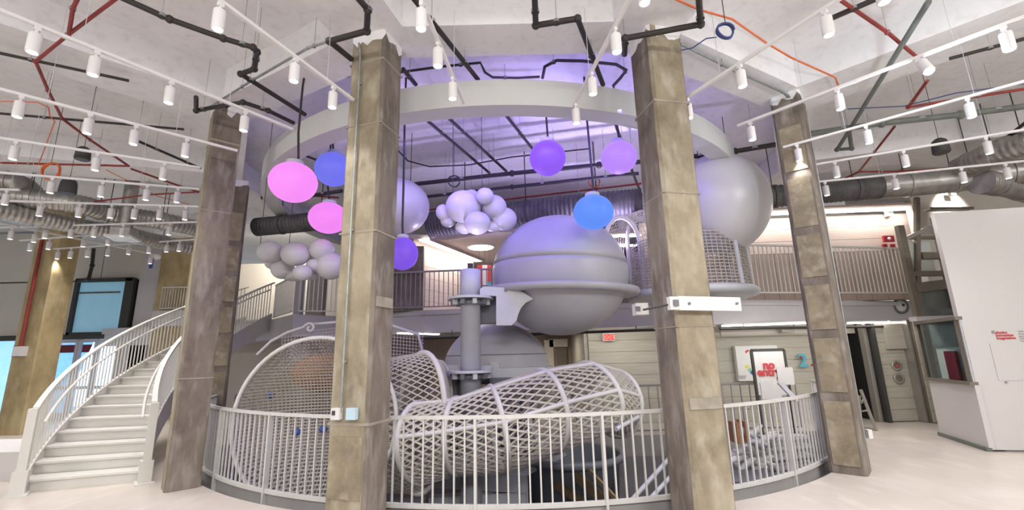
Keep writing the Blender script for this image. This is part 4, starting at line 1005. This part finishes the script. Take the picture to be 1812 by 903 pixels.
net_tube('pale rope-net dome behind the tall hoop', 'net_tunnel', [
    hp(752, 626, 742, 860, 7.55, .32, .42), hp(778, 640, 768, 820, 8.3, .3, .30)], 54, 1.2, .012, .03, skip_hoops=(0,))

# ================================================================== TRACK LIGHTS
ZT5 = 5.0
hm = {}
m = MB(); m.box((0, 0, -.02), (.05, .035, .04)); m.tube([(0, 0, -.03), (0, 0, -.09)], .016, 8); hm['adapter'] = m.mesh('adapter', 'track')
m = MB(); m.lathe((0, 0, 0), [(0, -.075), (.03, -.075), (.050, -.083), (.053, -.095), (.053, -.275), (.050, -.285), (.044, -.283), (.040, -.27)], 20); hm['housing'] = m.mesh('housing', 'track')
m = MB(); m.lathe((0, 0, 0), [(0, -.279), (.044, -.279)], 20); hm['lens'] = m.mesh('lens', 'lens'); 
m = MB(); m.lathe((0, 0, 0), [(0, -.279), (.044, -.279)], 20); hm['lens_hot'] = m.mesh('lens', 'lens_hot')
ORD = ['first', 'second', 'third', 'fourth', 'fifth', 'sixth', 'seventh', 'eighth', 'ninth', 'tenth', 'eleventh', 'twelfth']
spl = bpy.data.lights.new('track_spot', 'SPOT'); spl.energy = SPOT_W; spl.color = (1, .975, .955); spl.spot_size = 1.75; spl.spot_blend = .9; spl.shadow_soft_size = .05
def track(desc, p0, p1, heads, zt_=ZT5, hot=(), drop=.22, wires=2, yfix=None, tilt=None, lamp=True):
    a = at(*p0, z=zt_); b = at(*p1, z=zt_)
    t = thing('light_track', 'white light track, ' + desc, 'light track', (a + b) / 2)
    m = MB(); m.bar(a, b, .036, .034); m.build('rail', 'track', t)
    L = (b - a).length; nw = max(2, int(L / 2.2))
    for i in range(nw):
        q = a.lerp(b, (i + .4) / nw); m = MB(); m.tube([q, (q.x, q.y, ZB if i % 2 else ZS)], .004, 4, smooth=False); m.build('wire', 'machine', t)
    dv = Vector((b.x - a.x, b.y - a.y)); L2 = dv.length_squared; rz = math.atan2(dv.y, dv.x)
    for i, (x, y) in enumerate(heads):
        q = at(x, y, z=zt_ - .19); s_ = max(.01, min(.99, ((q.x - a.x) * dv.x + (q.y - a.y) * dv.y) / L2)); w_ = a.lerp(b, s_); w_.z = zt_ - .017
        lab = '%s white spotlight on the track %s' % (ORD[i], desc)
        h = thing('track_spotlight', lab, 'spotlight', w_, 'white spotlights on the ceiling tracks')
        R = Matrix.Rotation(rz, 4, 'Z')
        ti = (tilt or {}).get(i, (0, 0)); R = Matrix.Rotation(ti[1], 4, 'Z') @ Matrix.Rotation(ti[0], 4, 'X') if ti != (0, 0) else R
        place(hm['adapter'], 'adapter', h, w_, rz); place(hm['housing'], 'housing', h, w_, mtx=R)
        place(hm['lens_hot' if i in hot else 'lens'], 'lens', h, w_, mtx=R)
        if i in hot: light('glare_lamp', 'POINT', w_ + Vector((0, -.12, -.32)), 50, (.85, .93, 1), .06)
        if lamp:
            o = bpy.data.objects.new('spot_light', spl); col.objects.link(o); o.parent = h; o.location = (0, 0, -.30)
TRK = [
 ('crossing the top left corner, counted from left', (0, 18), (518, 229), [(59, 78), (166, 118), (300, 168), (433, 218)]),
 ('running from the picture top to the conduit column', (388, 0), (636, 185), [(380, 30), (516, 130), (582, 178)]),
 ('ending in front of the purple-brown column', (-30, 150), (420, 267), [(34, 195), (156, 225), (238, 242), (330, 263)]),
 ('passing below the black pendant speaker, left', (-30, 240), (355, 297), [(25, 270), (170, 290), (290, 308)]),
 ('passing just below the orange coil, left', (-30, 303), (353, 335), [(88, 330), (178, 337), (260, 345), (313, 348)]),
 ('level with the left spiral ducts, counted rightward', (-10, 355), (352, 366), [(4, 380), (75, 375), (144, 377), (201, 379), (242, 380), (284, 380), (329, 381)]),
 ('below the left ducts, long and level', (-10, 403), (350, 393), [(25, 417), (84, 415), (130, 414), (175, 414), (222, 412), (308, 411)]),
 ('lowest at the left, before the cream wall', (95, 441), (345, 424), [(108, 453), (133, 452), (163, 450), (200, 448), (234, 445), (271, 443), (298, 440), (318, 438)]),
 ('short and low, before the far left column', (35, 426), (225, 411), [(55, 437), (95, 436), (150, 430), (208, 430)]),
 ('hanging in front of the ring, left of centre', (745, 0), (821, 183), [(754, 10), (786, 100), (806, 160)]),
 ('hanging in front of the ring, right of centre', (1143, -60), (1015, 188), [(1016, 205), (1047, 152), (1093, 76), (1149, -12)]),
 ('running from the top right to the bracketed column', (1590, -70), (1189, 190), [(1214, 195), (1310, 138), (1461, 44), (1561, -14)]),
 ('with the glaring lamp, top right', (1830, 23), (1305, 223), [(1330, 236), (1486, 181), (1632, 132), (1783, 76)]),
 ('ending on the panelled column, below the glaring lamp', (1835, 138), (1386, 261), [(1413, 274), (1536, 243), (1716, 197)]),
 ('above the long right duct', (1835, 226), (1440, 292), [(1480, 303), (1601, 285), (1753, 257)]),
 ('lowest at the right, along the duct', (1835, 283), (1449, 322), [(1457, 341), (1583, 326), (1705, 313), (1778, 308)]),
]
for d_, a_, b_, hs in TRK:
    track(d_, a_, b_, hs, hot=(2,) if 'with the glaring' in d_ else (), tilt={2: (-.5, -.3)} if 'with the glaring' in d_ else None)
track('crossing the others at the left, seen end on', (0, 395), (270, 450), [(64, 421), (262, 462)])
track('short stub at the left picture edge', (-20, 335), (34, 336), [(8, 352)])

# ================================================================== PIPES, CABLES, DUCTS
def pipe(name, label, pts, r, matname, z=5.7, group=None, cat='pipe', soft=False, hang=0):
    P = [at(x, y, z=(zz[0] if (zz := q[2:]) else z)) for q in pts for (x, y) in [q[:2]]]
    if name and not soft: mb = MB().pipe(P, r)
    else: mb = MB().tube(P, r, 6)
    t = thing(name, label, cat, P[0], group)
    mb.build('run', matname, t)
    for i in range(hang):
        k = (i + .5) / hang * (len(P) - 1); a = P[int(k)].lerp(P[min(int(k) + 1, len(P) - 1)], k - int(k))
        m = MB(); m.tube([a, (a.x, a.y, ZS)], .004, 4, smooth=False); m.build('hanger', 'conduit', t)
        m = MB(); m.lathe(a, [(r * 1.35, -.02), (r * 1.35, .02)], 10); m.build('clamp', 'conduit', t)
    return t
BP = 'black_pipe'
pipe(BP, 'black pipe with a double bend across the top left beams', [(180, -20), (300, 34), (395, 68), (448, 84), (455, 92), (450, 122), (426, 131), (540, 203)], .034, 'black', 5.7, hang=4)
pipe(BP, 'black pipe bending beside the head of the column with the conduit', [(628, -10), (651, 17), (649, 55), (583, 73), (622, 105)], .036, 'black', 5.6, hang=2)
pipe(BP, 'straight black pipe slanting down to the ring, left of centre', [(728, -8), (846, 141)], .034, 'black', 5.75, hang=2)
pipe(BP, 'black pipe with two elbows above the ring, right of centre', [(946, -8), (948, 45), (1022, 33), (1067, 150)], .036, 'black', 5.7, hang=3)
pipe(BP, 'black pipe stepping behind the head of the bracketed column', [(1236, -8), (1240, 43), (1106, 68), (1105, 97)], .036, 'black', 5.6, hang=2)
pipe(BP, 'thin black pipe under the top left track', [(-10, 92), (228, 143)], .022, 'black', 5.8, hang=2)
pipe(BP, 'thin black pipe above the second left track', [(-10, 200), (325, 229)], .022, 'black', 5.8, hang=2)
pipe(BP, 'short black pipe slanting left of the purple-brown column', [(245, 250), (355, 298)], .026, 'black', 5.75, hang=2)
pipe(BP, 'black elbow pipe at the head of the purple-brown column', [(347, 172), (347, 196), (400, 186), (430, 181), (475, 196), (520, 218)], .032, 'black', 5.6, hang=2)
pipe(BP, 'short black pipe entering the ring beside the column with the conduit', [(713, 122), (736, 150)], .032, 'black', 5.8, hang=1)
pipe(BP, 'black pipe inside the ring, first from the column with the conduit', [(746, 205), (866, 306)], .03, 'black', 5.9, hang=2)
pipe(BP, 'black pipe inside the ring, second from the column with the conduit', [(787, 203), (896, 303)], .03, 'black', 5.9, hang=2)
pipe(BP, 'black pipe inside the ring running towards the violet globe', [(890, 197), (946, 268)], .03, 'black', 5.9, hang=1)
pipe(BP, 'black pipe inside the ring running past the pale violet globe', [(1086, 208), (1102, 260), (1135, 345)], .03, 'black', 5.9, hang=1)
pipe(BP, 'black pipe inside the ring above the blue globe at the left', [(525, 270), (560, 283), (600, 300)], .026, 'black', 5.9, hang=1)
pipe(BP, 'upper long black pipe crossing behind the hanging balls', [(734, 326), (906, 307), (1060, 292), (1180, 283), (1300, 268), (1372, 256)], .05, 'black', 5.55, hang=5)
pipe(BP, 'middle long black pipe crossing behind the hanging balls', [(750, 349), (906, 331), (1130, 307)], .04, 'black', 5.4, hang=4)
pipe('red_pipe', 'thin dark red pipe crossing behind the hanging balls', [(755, 372), (920, 350), (1135, 325)], .022, 'red', 5.35, hang=2)
pipe(BP, 'black pipe seen between the left column and the pink globes', [(463, 350), (540, 348), (605, 338)], .045, 'black', 5.5, hang=2)
pipe(BP, 'thick dark pipe below the glaring lamp, right', [(1425, 238), (1560, 218), (1700, 203), (1830, 186)], .055, 'greypipe', 5.6, hang=3)
pipe(BP, 'long grey-green pipe slanting under the glaring lamp track', [(1643, 3), (1502, 232), (1481, 265), (1507, 263), (1503, 236)], .034, 'greypipe', 5.6, hang=2)
pipe(BP, 'black pipe at the top right picture edge beside a lamp', [(1555, -4), (1470, 33)], .034, 'black', 5.75, hang=1)
pipe(BP, 'thin black pipe right of the glaring lamp', [(1680, 104), (1830, 64)], .026, 'black', 5.75, hang=1)
pipe(BP, 'black pipe slanting behind the right speaker', [(1830, 205), (1760, 260), (1700, 300)], .03, 'black', 5.6, hang=1)
pipe('conduit_run', 'grey conduit from the bracketed column to the panelled column', [(1205, 78), (1300, 125), (1385, 163), (1420, 190)], .02, 'conduit', 5.85, cat='conduit', hang=2)
pipe('conduit_run', 'grey conduit slanting across the beams left of the column with the conduit', [(370, 190), (450, 140), (545, 85), (590, 70)], .017, 'conduit', 5.85, cat='conduit', hang=2)
pipe('conduit_run', 'thin dark conduit loop inside the ring, centre', [(700, 262), (722, 285), (760, 295), (830, 292), (906, 278), (1045, 263)], .018, 'dark', 6.3, cat='conduit', soft=True, hang=3)
pipe('cable_bundle', 'black cable bundle running over the ring, left half', [(700, 129), (780, 118), (850, 111), (858, 128), (872, 137), (915, 138), (955, 136)], .022, 'dark', 6.25, cat='cable', soft=True, hang=2)
pipe('cable_bundle', 'black cable bundle arching over the ring, right half', [(960, 138), (964, 118), (985, 107), (1030, 108), (1090, 114), (1108, 124), (1098, 138), (1085, 152)], .026, 'dark', 6.25, cat='cable', soft=True, hang=2)
pipe('cable_bundle', 'black cable swag by the head of the column with the conduit', [(536, 108), (570, 128), (600, 138), (618, 134)], .022, 'dark', 6.0, cat='cable', soft=True, hang=1)
RP = 'red_pipe'
pipe(RP, 'short red pipe meeting the long red pipe at the top left track', [(140, -8), (129, 15), (122, 58)], .022, 'red', 5.75, hang=1)
pipe(RP, 'long bent red pipe crossing the top left tracks', [(210, -6), (120, 62), (63, 109), (85, 160), (110, 210), (160, 248), (228, 294)], .022, 'red', 5.75, hang=3)
pipe(RP, 'level dark red pipe by the orange coil', [(-10, 288), (228, 294)], .022, 'red', 5.7, hang=2)
pipe(RP, 'red pipe slanting from the coil towards the purple-brown column', [(232, 299), (320, 330), (352, 340)], .022, 'red', 5.65, hang=1)
pipe(RP, 'dark red pipe rising to the purple-brown column above the ducts', [(160, 358), (260, 345), (350, 340)], .02, 'red', 5.55, hang=1)
pipe('orange_cable', 'thin orange cable hanging from the left beams to the coil', [(-5, 179), (66, 181), (86, 190), (88, 205), (97, 215), (80, 260), (68, 292), (88, 290)], .009, 'orange', 5.6, cat='cable', soft=True)
pipe('orange_cable', 'thin orange cable slanting above the left ducts', [(188, 301), (230, 322), (280, 348), (335, 362)], .009, 'orange', 5.55, cat='cable', soft=True)
pipe(RP, 'red pipe from the top right corner to the glaring lamp', [(1480, -5), (1570, 57), (1622, 101)], .024, 'red', 5.75, hang=1)
pipe('orange_cable', 'orange-red cable along the beam above the bracketed column', [(1185, -6), (1240, 18), (1296, 34), (1356, 76), (1400, 102), (1478, 137), (1484, 152)], .013, 'orange', 5.8, cat='cable', soft=True)
pipe(RP, 'red pipe with a valve under the glaring lamp', [(1641, 143), (1607, 190), (1700, 175), (1830, 155)], .024, 'red', 5.7, hang=2)
pipe(RP, 'dark red pipe slanting down to the right duct', [(1583, 224), (1520, 304)], .022, 'red', 5.65, hang=1)
pipe(RP, 'dark red pipe above the right duct', [(1455, 334), (1520, 304), (1600, 303), (1700, 296)], .02, 'red', 5.5, hang=1)
pipe(RP, 'dark red pipe behind the ring at the left', [(462, 320), (530, 345), (600, 350)], .02, 'red', 5.5, hang=1)
pipe('blue_cable', 'dark blue cable under the glaring lamp', [(1500, 193), (1600, 188), (1690, 165), (1815, 148)], .010, 'blue', 5.75, cat='cable', soft=True)
pipe('blue_cable', 'thin blue cable running from the blue coil to the bracketed column', [(1268, 66), (1250, 68), (1225, 85), (1205, 89)], .009, 'blue', 5.8, cat='cable', soft=True)
def coil(name, label, x, y, rad, z, matname, nloop=3):
    c_ = at(x, y, z=z); n = 26 * nloop; pts = []
    for i in range(n): a = 2 * PI * i / 26; rr_ = rad * (1 + .05 * math.sin(i * .7)); pts.append(c_ + CR * rr_ * math.cos(a) + Vector((0, .05 * (i / n), 0)) + Vector((0, 0, 1)) * rr_ * math.sin(a))
    t = thing(name, label, 'cable', c_); m = MB(); m.tube(pts, .012, 5); m.build('loops', matname, t)
    m = MB(); m.tube([c_ + Vector((0, 0, rad)), (c_.x, c_.y, ZS)], .006, 4); m.build('tie', 'dark', t)
coil('cable_coil', 'orange cable coil hanging at the left above the ducts', 88, 302, .16, 5.2, 'orange', 4)
coil('cable_coil', 'dark blue cable coil hanging right of the bracketed column head', 1285, 52, .10, 5.6, 'blue', 3)
coil('cable_coil', 'orange cable coil behind the bright blue globe', 1052, 322, .12, 5.5, 'orange', 2)
coil('cable_coil', 'black cable coil hanging behind the cloud of balls', 803, 320, .13, 5.6, 'dark', 2)
def rope(name, label, pts, Y, r, matname):
    P = [at(x, y, Y=Y) for x, y in pts]; t = thing(name, label, 'cable', P[-1]); m = MB(); m.tube(P, r, 6); m.build('cord', matname, t)

# pendant speakers
def speaker(label, x, y, z, s_=1.0):
    c_ = at(x, y, z=z); t = thing('pendant_speaker', label, 'speaker', c_ - Vector((0, 0, .11 * s_)))
    m = MB(); m.lathe(c_, [(0, .15 * s_), (.05 * s_, .15 * s_), (.10 * s_, .11 * s_), (.115 * s_, .05 * s_), (.125 * s_, -.10 * s_), (.11 * s_, -.12 * s_), (0, -.12 * s_)], 28); m.build('body', 'dark', t)
    m = MB(); m.lathe(c_, [(0, -.121 * s_), (.10 * s_, -.121 * s_)], 24); m.build('grille', 'black', t)
    m = MB(); m.tube([c_ + Vector((0, 0, .12 * s_)), (c_.x, c_.y, ZS)], .006, 4); m.build('wire', 'dark', t)
speaker('black pendant speaker above the orange coil', 147, 273, 5.05, .82)
speaker('black pendant speaker in front of the left spiral ducts', 121, 331, 5.1, 1.1)
speaker('black pendant speaker at the right between two tracks', 1664, 260, 5.1)

# ducts
def duct(label, pts, r, z, matname='duct', ribs=True, Y=None, rib=.09, name='spiral_duct'):
    P = [at(x, y, Y=Y) if Y else at(x, y, z=z) for x, y in pts]
    # smooth the path
    Q = []
    for i in range(len(P) - 1):
        p0 = P[max(i - 1, 0)]; p1, p2 = P[i], P[i + 1]; p3 = P[min(i + 2, len(P) - 1)]; L = (p2 - p1).length; n = max(2, int(L / (rib / 4)))
        for k in range(n):
            t_ = k / n; Q.append(.5 * ((2 * p1) + (-p0 + p2) * t_ + (2 * p0 - 5 * p1 + 4 * p2 - p3) * t_ ** 2 + (-p0 + 3 * p1 - 3 * p2 + p3) * t_ ** 3))
    Q.append(P[-1])
    rs = [r * (1.0 if not ribs else (1.05, 1.02, .96, 1.0)[i % 4]) for i in range(len(Q))]
    t = thing(name, label, 'duct', Q[0]); m = MB(); m.tube(Q, rs, 22); m.build('shell', matname, t)
    for f_ in (.2, .5, .8):
        i = int(f_ * (len(Q) - 2)); m = MB(); m.tube([Q[i], Q[i + 1] + (Q[i + 1] - Q[i]) * 1.5], r * 1.09, 22); m.build('collar', matname, t)
        m = MB(); m.tube([Q[i] + Vector((0, 0, r)), (Q[i].x, Q[i].y, ZS)], .012, 4); m.build('hanger', 'dark', t)
    return t
duct('upper ribbed silver duct at the left, behind the tracks', [(-40, 343), (60, 352), (140, 362), (200, 378), (290, 392), (350, 405)], .22, 5.45)
duct('lower ribbed silver duct at the left, behind the tracks', [(-40, 365), (60, 385), (150, 402), (230, 416), (300, 432), (350, 440)], .19, 5.05)
duct('silver duct elbow dropping at the left picture edge', [(-60, 330), (0, 322), (40, 330), (60, 350)], .22, 5.75)
duct('dark ribbed duct behind the cloud of balls at the left', [(455, 402), (520, 396), (600, 388), (700, 384)], .22, 5.0, 'darkduct')
duct('long dark duct crossing behind the big pod', [(760, 398), (860, 388), (980, 372), (1135, 358)], .30, 4.95, 'darkduct')
duct('dark ribbed duct left of the silver duct, right side', [(1330, 352), (1400, 345), (1480, 338), (1558, 331)], .25, 5.2, 'darkduct')
duct('smooth silver duct running right above the cove light', [(1556, 331), (1640, 324), (1720, 315), (1850, 298)], .26, 5.2, 'duct', ribs=False)
duct('ribbed silver duct curling down at the right picture edge', [(1735, 322), (1790, 330), (1850, 350)], .24, 5.0)
duct('ribbed silver duct rising at the right picture edge', [(1700, 300), (1760, 272), (1850, 240)], .24, 5.4)
# black flexible hose left
P = [at(x, y, Y=13.7) for x, y in ((140, 425), (118, 450), (122, 470), (112, 483), (92, 490))]
t = thing('flexible_hose', 'black flexible hose hanging right of the far left column', 'hose', P[-1]); m = MB(); m.tube(P, .09, 12); m.build('hose', 'black', t)
P = [at(x, y, Y=14.6) for x, y in ((166, 440), (163, 470), (157, 494), (138, 498))]
t = thing(BP, 'black down pipe above the blue window', 'pipe', P[-1]); m = MB(); m.pipe(P, .05); m.build('run', 'black', t)
p = at(218, 422, z=4.75); t = thing('ceiling_diffuser', 'square white ceiling diffuser among the left tracks', 'diffuser', p)
m = MB(); m.box(p, (.55, .55, .05), .3); m.build('plate', 'white', t); m = MB(); m.box(p + Vector((0, 0, .15)), (.4, .4, .25), .3); m.build('box', 'duct', t); m = MB(); m.tube([p + Vector((0, 0, .25)), (p.x, p.y, ZS)], .15, 12); m.build('neck', 'duct', t)
p = at(268, 466, Y=14.7); t = thing('wall_camera', 'small white wall device with a blue strap beside the far column', 'camera', p)
m = MB(); m.ell(at(276, 455, Y=14.8), (.14, .14, .1), 16, 10); m.build('dome', 'white', t); m = MB(); m.box(p, (.10, .04, .35)); m.build('strap', 'navy', t)

# ================================================================== THINGS FIXED TO THE COLUMNS
def onc(x, y, Y): return at(x, y, Y=Y)
# conduit and switch boxes on the left centre column (its outer face)
Cc = Vector((-1.767, 5.409, 0)); aa = math.radians(-107.2); nrm = Vector((math.cos(aa), math.sin(aa), 0)); fc = Cc + nrm * .235
def onface(x, y, off=.0):
    d = ray(x, y); o = Vector((0, 0, EYE)); return o + d * ((fc - o).dot(nrm) / d.dot(nrm)) + nrm * off
t = thing('conduit', 'grey conduit running down the face of the left centre column', 'conduit', onface(606, 725))
m = MB(); m.tube([onface(637, 78, .02), onface(640, 100, .03), onface(636, 180, .03), onface(606, 728, .03)], .014, 8); m.build('tube', 'conduit', t)
for y, x in ((150, 637.5), (408, 623.5), (640, 611)): m = MB(); m.box(onface(x, y, .02), (.06, .02, .02), aa + PI / 2); m.build('clip', 'conduit', t)
t = thing('switch_box', 'white switch box on the conduit column, left one of two', 'switch', onface(599, 732)); m = MB(); m.box(onface(599, 732, .03), (.11, .06, .12), aa + PI / 2); m.build('box', 'paper', t); m = MB(); m.box(onface(597, 730, .065), (.035, .012, .045), aa + PI / 2); m.build('switch', 'dark', t)
m = MB(); m.box(onface(626, 732, .03), (.115, .06, .12), aa + PI / 2); m.build('junction_box', 'bluebox', None, label='pale blue junction box on the conduit column, right of the switch box', category='box')
# bracket bars on the right centre column
Cb = Vector((2.026, 5.452, 0)); ab = math.radians(-78.2); nb2 = Vector((math.cos(ab), math.sin(ab), 0)); fb = Cb + nb2 * .275; tb = Vector((-nb2.y, nb2.x, 0))
def onf2(x, y, off=0):
    d = ray(x, y); o = Vector((0, 0, EYE)); return o + d * ((fb - o).dot(nb2) / d.dot(nb2)) + nb2 * off
t = thing('bracket_bar', 'long white steel bar clamped across the bracketed column', 'bracket', onf2(1240, 540))
m = MB(); m.bar(onf2(1194, 538, .05), onf2(1302, 540, .05), .08, .155); m.build('bar', 'white', t)
m = MB(); m.bar(onf2(1179, 538, .05), onf2(1194, 538, .05), .07, .145); m.build('end_block', 'white', t)
m = MB(); m.bar(onf2(1184, 538, .10), onf2(1192, 538, .10), .02, .07); m.build('slot', 'machine_dark', t)
for x in (1211, 1294): m = MB(); m.box(onf2(x, 539, .10), (.025, .02, .025)); m.build('bolt', 'machine_dark', t)
m = MB(); m.tube([onf2(1180, 540, .03), onf2(1145, 547, -.10)], .012, 6); m.build('tie_rod', 'dark', t)
q = at(1133, 548, Y=5.95); t2 = thing('rod_bracket', 'small white bracket at the far end of the tie rod', 'bracket', q)
m = MB(); m.box(q, (.16, .2, .15)); m.build('block', 'white', t2); m = MB(); m.box(q + Vector((-.06, -.105, 0)), (.06, .02, .06)); m.build('slot', 'machine_dark', t2)
# pale conduit down the edge of the panelled right column
c4 = pc(7.03, -45.6)
t = thing('corner_conduit', 'thin pale conduit down the right edge of the panelled column', 'conduit', at(1536, 805, Y=7.0))
m = MB(); m.tube([at(1426, 195, Y=6.98), at(1448, 315, Y=6.98), at(1492, 560, Y=6.98), at(1534, 795, Y=6.98)], .012, 6); m.build('tube', 'conduit', t)
m = MB(); m.box(at(1537, 768, Y=7.0), (.06, .08, .12)); m.build('outlet_box', 'paper', t)

# ladder by the lift
q = [at(1523, 690, Y=10.2), at(1549, 752, Y=10.2), at(1520, 700, Y=10.6), at(1530, 752, Y=10.6)]
t = thing('step_ladder', 'aluminium step ladder beside the panelled column', 'ladder', (q[1].x, q[1].y, 0))
m = MB(); m.bar(q[0], (q[1].x, q[1].y, 0), .05, .04); m.build('side_rail', 'steel', t); m = MB(); m.bar(q[2], (q[3].x - .1, q[3].y, 0), .05, .04); m.build('side_rail', 'steel', t)
for f_ in (.25, .5, .75, .98): m = MB(); a = q[0].lerp(Vector((q[1].x, q[1].y, 0)), f_); b = q[2].lerp(Vector((q[3].x - .1, q[3].y, 0)), f_); m.bar(a, b, .07, .025); m.build('step', 'steel', t)

# white clutter inside the railing at the right
t = thing('net_heap', 'heap of white packing and netting rolls inside the railing at the right', 'heap', at(1325, 860, Y=8.0))
rng = random.Random(3)
for k in range(22):
    x = rng.uniform(1300, 1372); y = 768 + (k % 7) * 11 + rng.uniform(-4, 4); p = at(x, y, Y=rng.uniform(8.1, 8.8)); d = Vector((rng.uniform(-1, 1), rng.uniform(-.6, .6), rng.uniform(-.5, .5))).normalized() * rng.uniform(.12, .26)
    m = MB(); m.tube([p - d, p - d * .3 + Vector((0, 0, .02)), p + d * .4, p + d], [.03, .055, .05, .03], 7); m.build('roll', 'paper' if k % 3 else 'machine', t)
for x, y in ((1300, 765), (1315, 762)): m = MB(); a = at(x, y, Y=8.4); m.box(a, (.06, .3, .34)); m.build('brown_board', 'brown', t)
m = MB(); m.box(at(1330, 850, Y=8.1) - Vector((0, 0, .35)), (1.2, .9, .9)); m.build('dark_base', 'machine_dark', t)
t = thing('pit_stairs', 'grey slatted stair treads in the pit at the right', 'stairs', at(1390, 830, Y=8.6))
for k in range(6):
    a = at(1345 + k * 4, 775 + k * 18, Y=8.9); b = at(1425 + k * 4, 772 + k * 16, Y=8.9); m = MB(); m.bar(a, b, .25, .05); m.build('tread', 'machine', t)
m = MB(); m.bar(at(1380, 678, Y=8.8), at(1412, 712, Y=8.4), .10, .03); m.build('stringer', 'machine', t)

# ================================================================== COLOURED STAGE LIGHTS AND ADDED VIOLET FILL
def stage(label, loc, aim, pw, colr, spot=1.4):
    t = thing('stage_light', label, 'light', loc)
    d = (Vector(aim) - Vector(loc)).normalized()
    m = MB(); m.tube([Vector(loc) - d * .12, Vector(loc)], .05, 12); m.build('housing', 'dark', t)
    m = MB(); m.tube([Vector(loc), Vector(loc) + d * .01], .042, 12); m.build('lens', glow('stage_glow', colr, 2.0), t)
    light('stage_lamp', 'SPOT', Vector(loc) + d * .03, pw, colr, .05, aim=aim, spot=spot, blend=1.0)
VI = (.27, .17, 1.0); LVA = (.50, .38, 1.0)
for i, (a, lab) in enumerate(((-150, 'left rear'), (-115, 'left front'), (-85, 'front middle'), (-55, 'right front'), (-25, 'right rear'))):
    p = Vector((RC[0] + 5.3 * math.cos(math.radians(a)), RC[1] + 5.3 * math.sin(math.radians(a)), 5.60))
    q = Vector((RC[0] + 1.2 * math.cos(math.radians(a)), RC[1] + 1.2 * math.sin(math.radians(a)), 6.7))
    stage('small violet up-light tucked inside the ring, ' + lab, p, q, (18, 38, 34, 38, 18)[i], LVA, 2.5)
stage('violet spotlight inside the ring aimed at the big pod', Vector((2.2, 6.35, 5.4)), at(990, 445, Y=8.0), 60, VI, 1.3)
light('violet_fill_light', 'AREA', (.2, 6.3, 5.4), 62, (.20, .13, 1.0), 3.0, .25, aim=(.3, 9.6, 2.6))  # added unseen area light that tints pods, balls and nets violet
stage('violet spotlight inside the ring aimed at the left cloud of balls', Vector((-2.0, 6.3, 5.35)), at(560, 455, Y=8.2), 150, VI, .9)
stage('violet spotlight inside the ring aimed at the right white ball', Vector((2.6, 6.9, 5.3)), at(1240, 400, Y=8.5), 120, VI, .8)
stage('violet spotlight inside the ring aimed at the upper cloud of balls', Vector((-1.8, 6.6, 5.45)), at(830, 375, Y=8.2), 120, VI, 1.0)
stage('violet spotlight inside the ring aimed at the net slide', Vector((2.4, 6.6, 5.5)), at(960, 690, Y=7.6), 120, VI, 1.2)

LV = (.60, .50, 1.0)  # colour of the up-lights added to brighten the ceiling inside the ring
stage('added violet fill up-light on top of the thick grey post', (base.x, PYm, ztp + .13), (base.x, PYm - .4, 6.5), 25, LV, 2.5)  # added fill for the ring ceiling, fixture made up
stage('added violet fill up-light on the mezzanine edge behind the post', (-1.1, 11.3, 3.1), (-1.1, 8.6, 6.5), 150, LV, 2.6)  # this and the next are added to lift the ceiling from below
stage('added violet fill up-light on the mezzanine edge behind the big pod', (1.6, 11.1, 3.1), (1.0, 8.6, 6.5), 150, LV, 2.6)
stage('added violet fill up-light on the flange behind the big pod', (c_x + 1.2, 9.3, 3.6), (c_x + .6, 8.6, 6.5), 300, LV, 2.5)  # made-up fixture, added to wash the ceiling above the pod

t = thing('fill_light_housing', 'dark housing added for the violet fill light, hidden inside the ring', 'light', (.2, 6.27, 5.46))  # made-up fixture around the violet fill light, out of sight
m = MB(); m.box((.2, 6.25, 5.47), (3.0, .08, .08)); m.build('housing', 'dark', t)
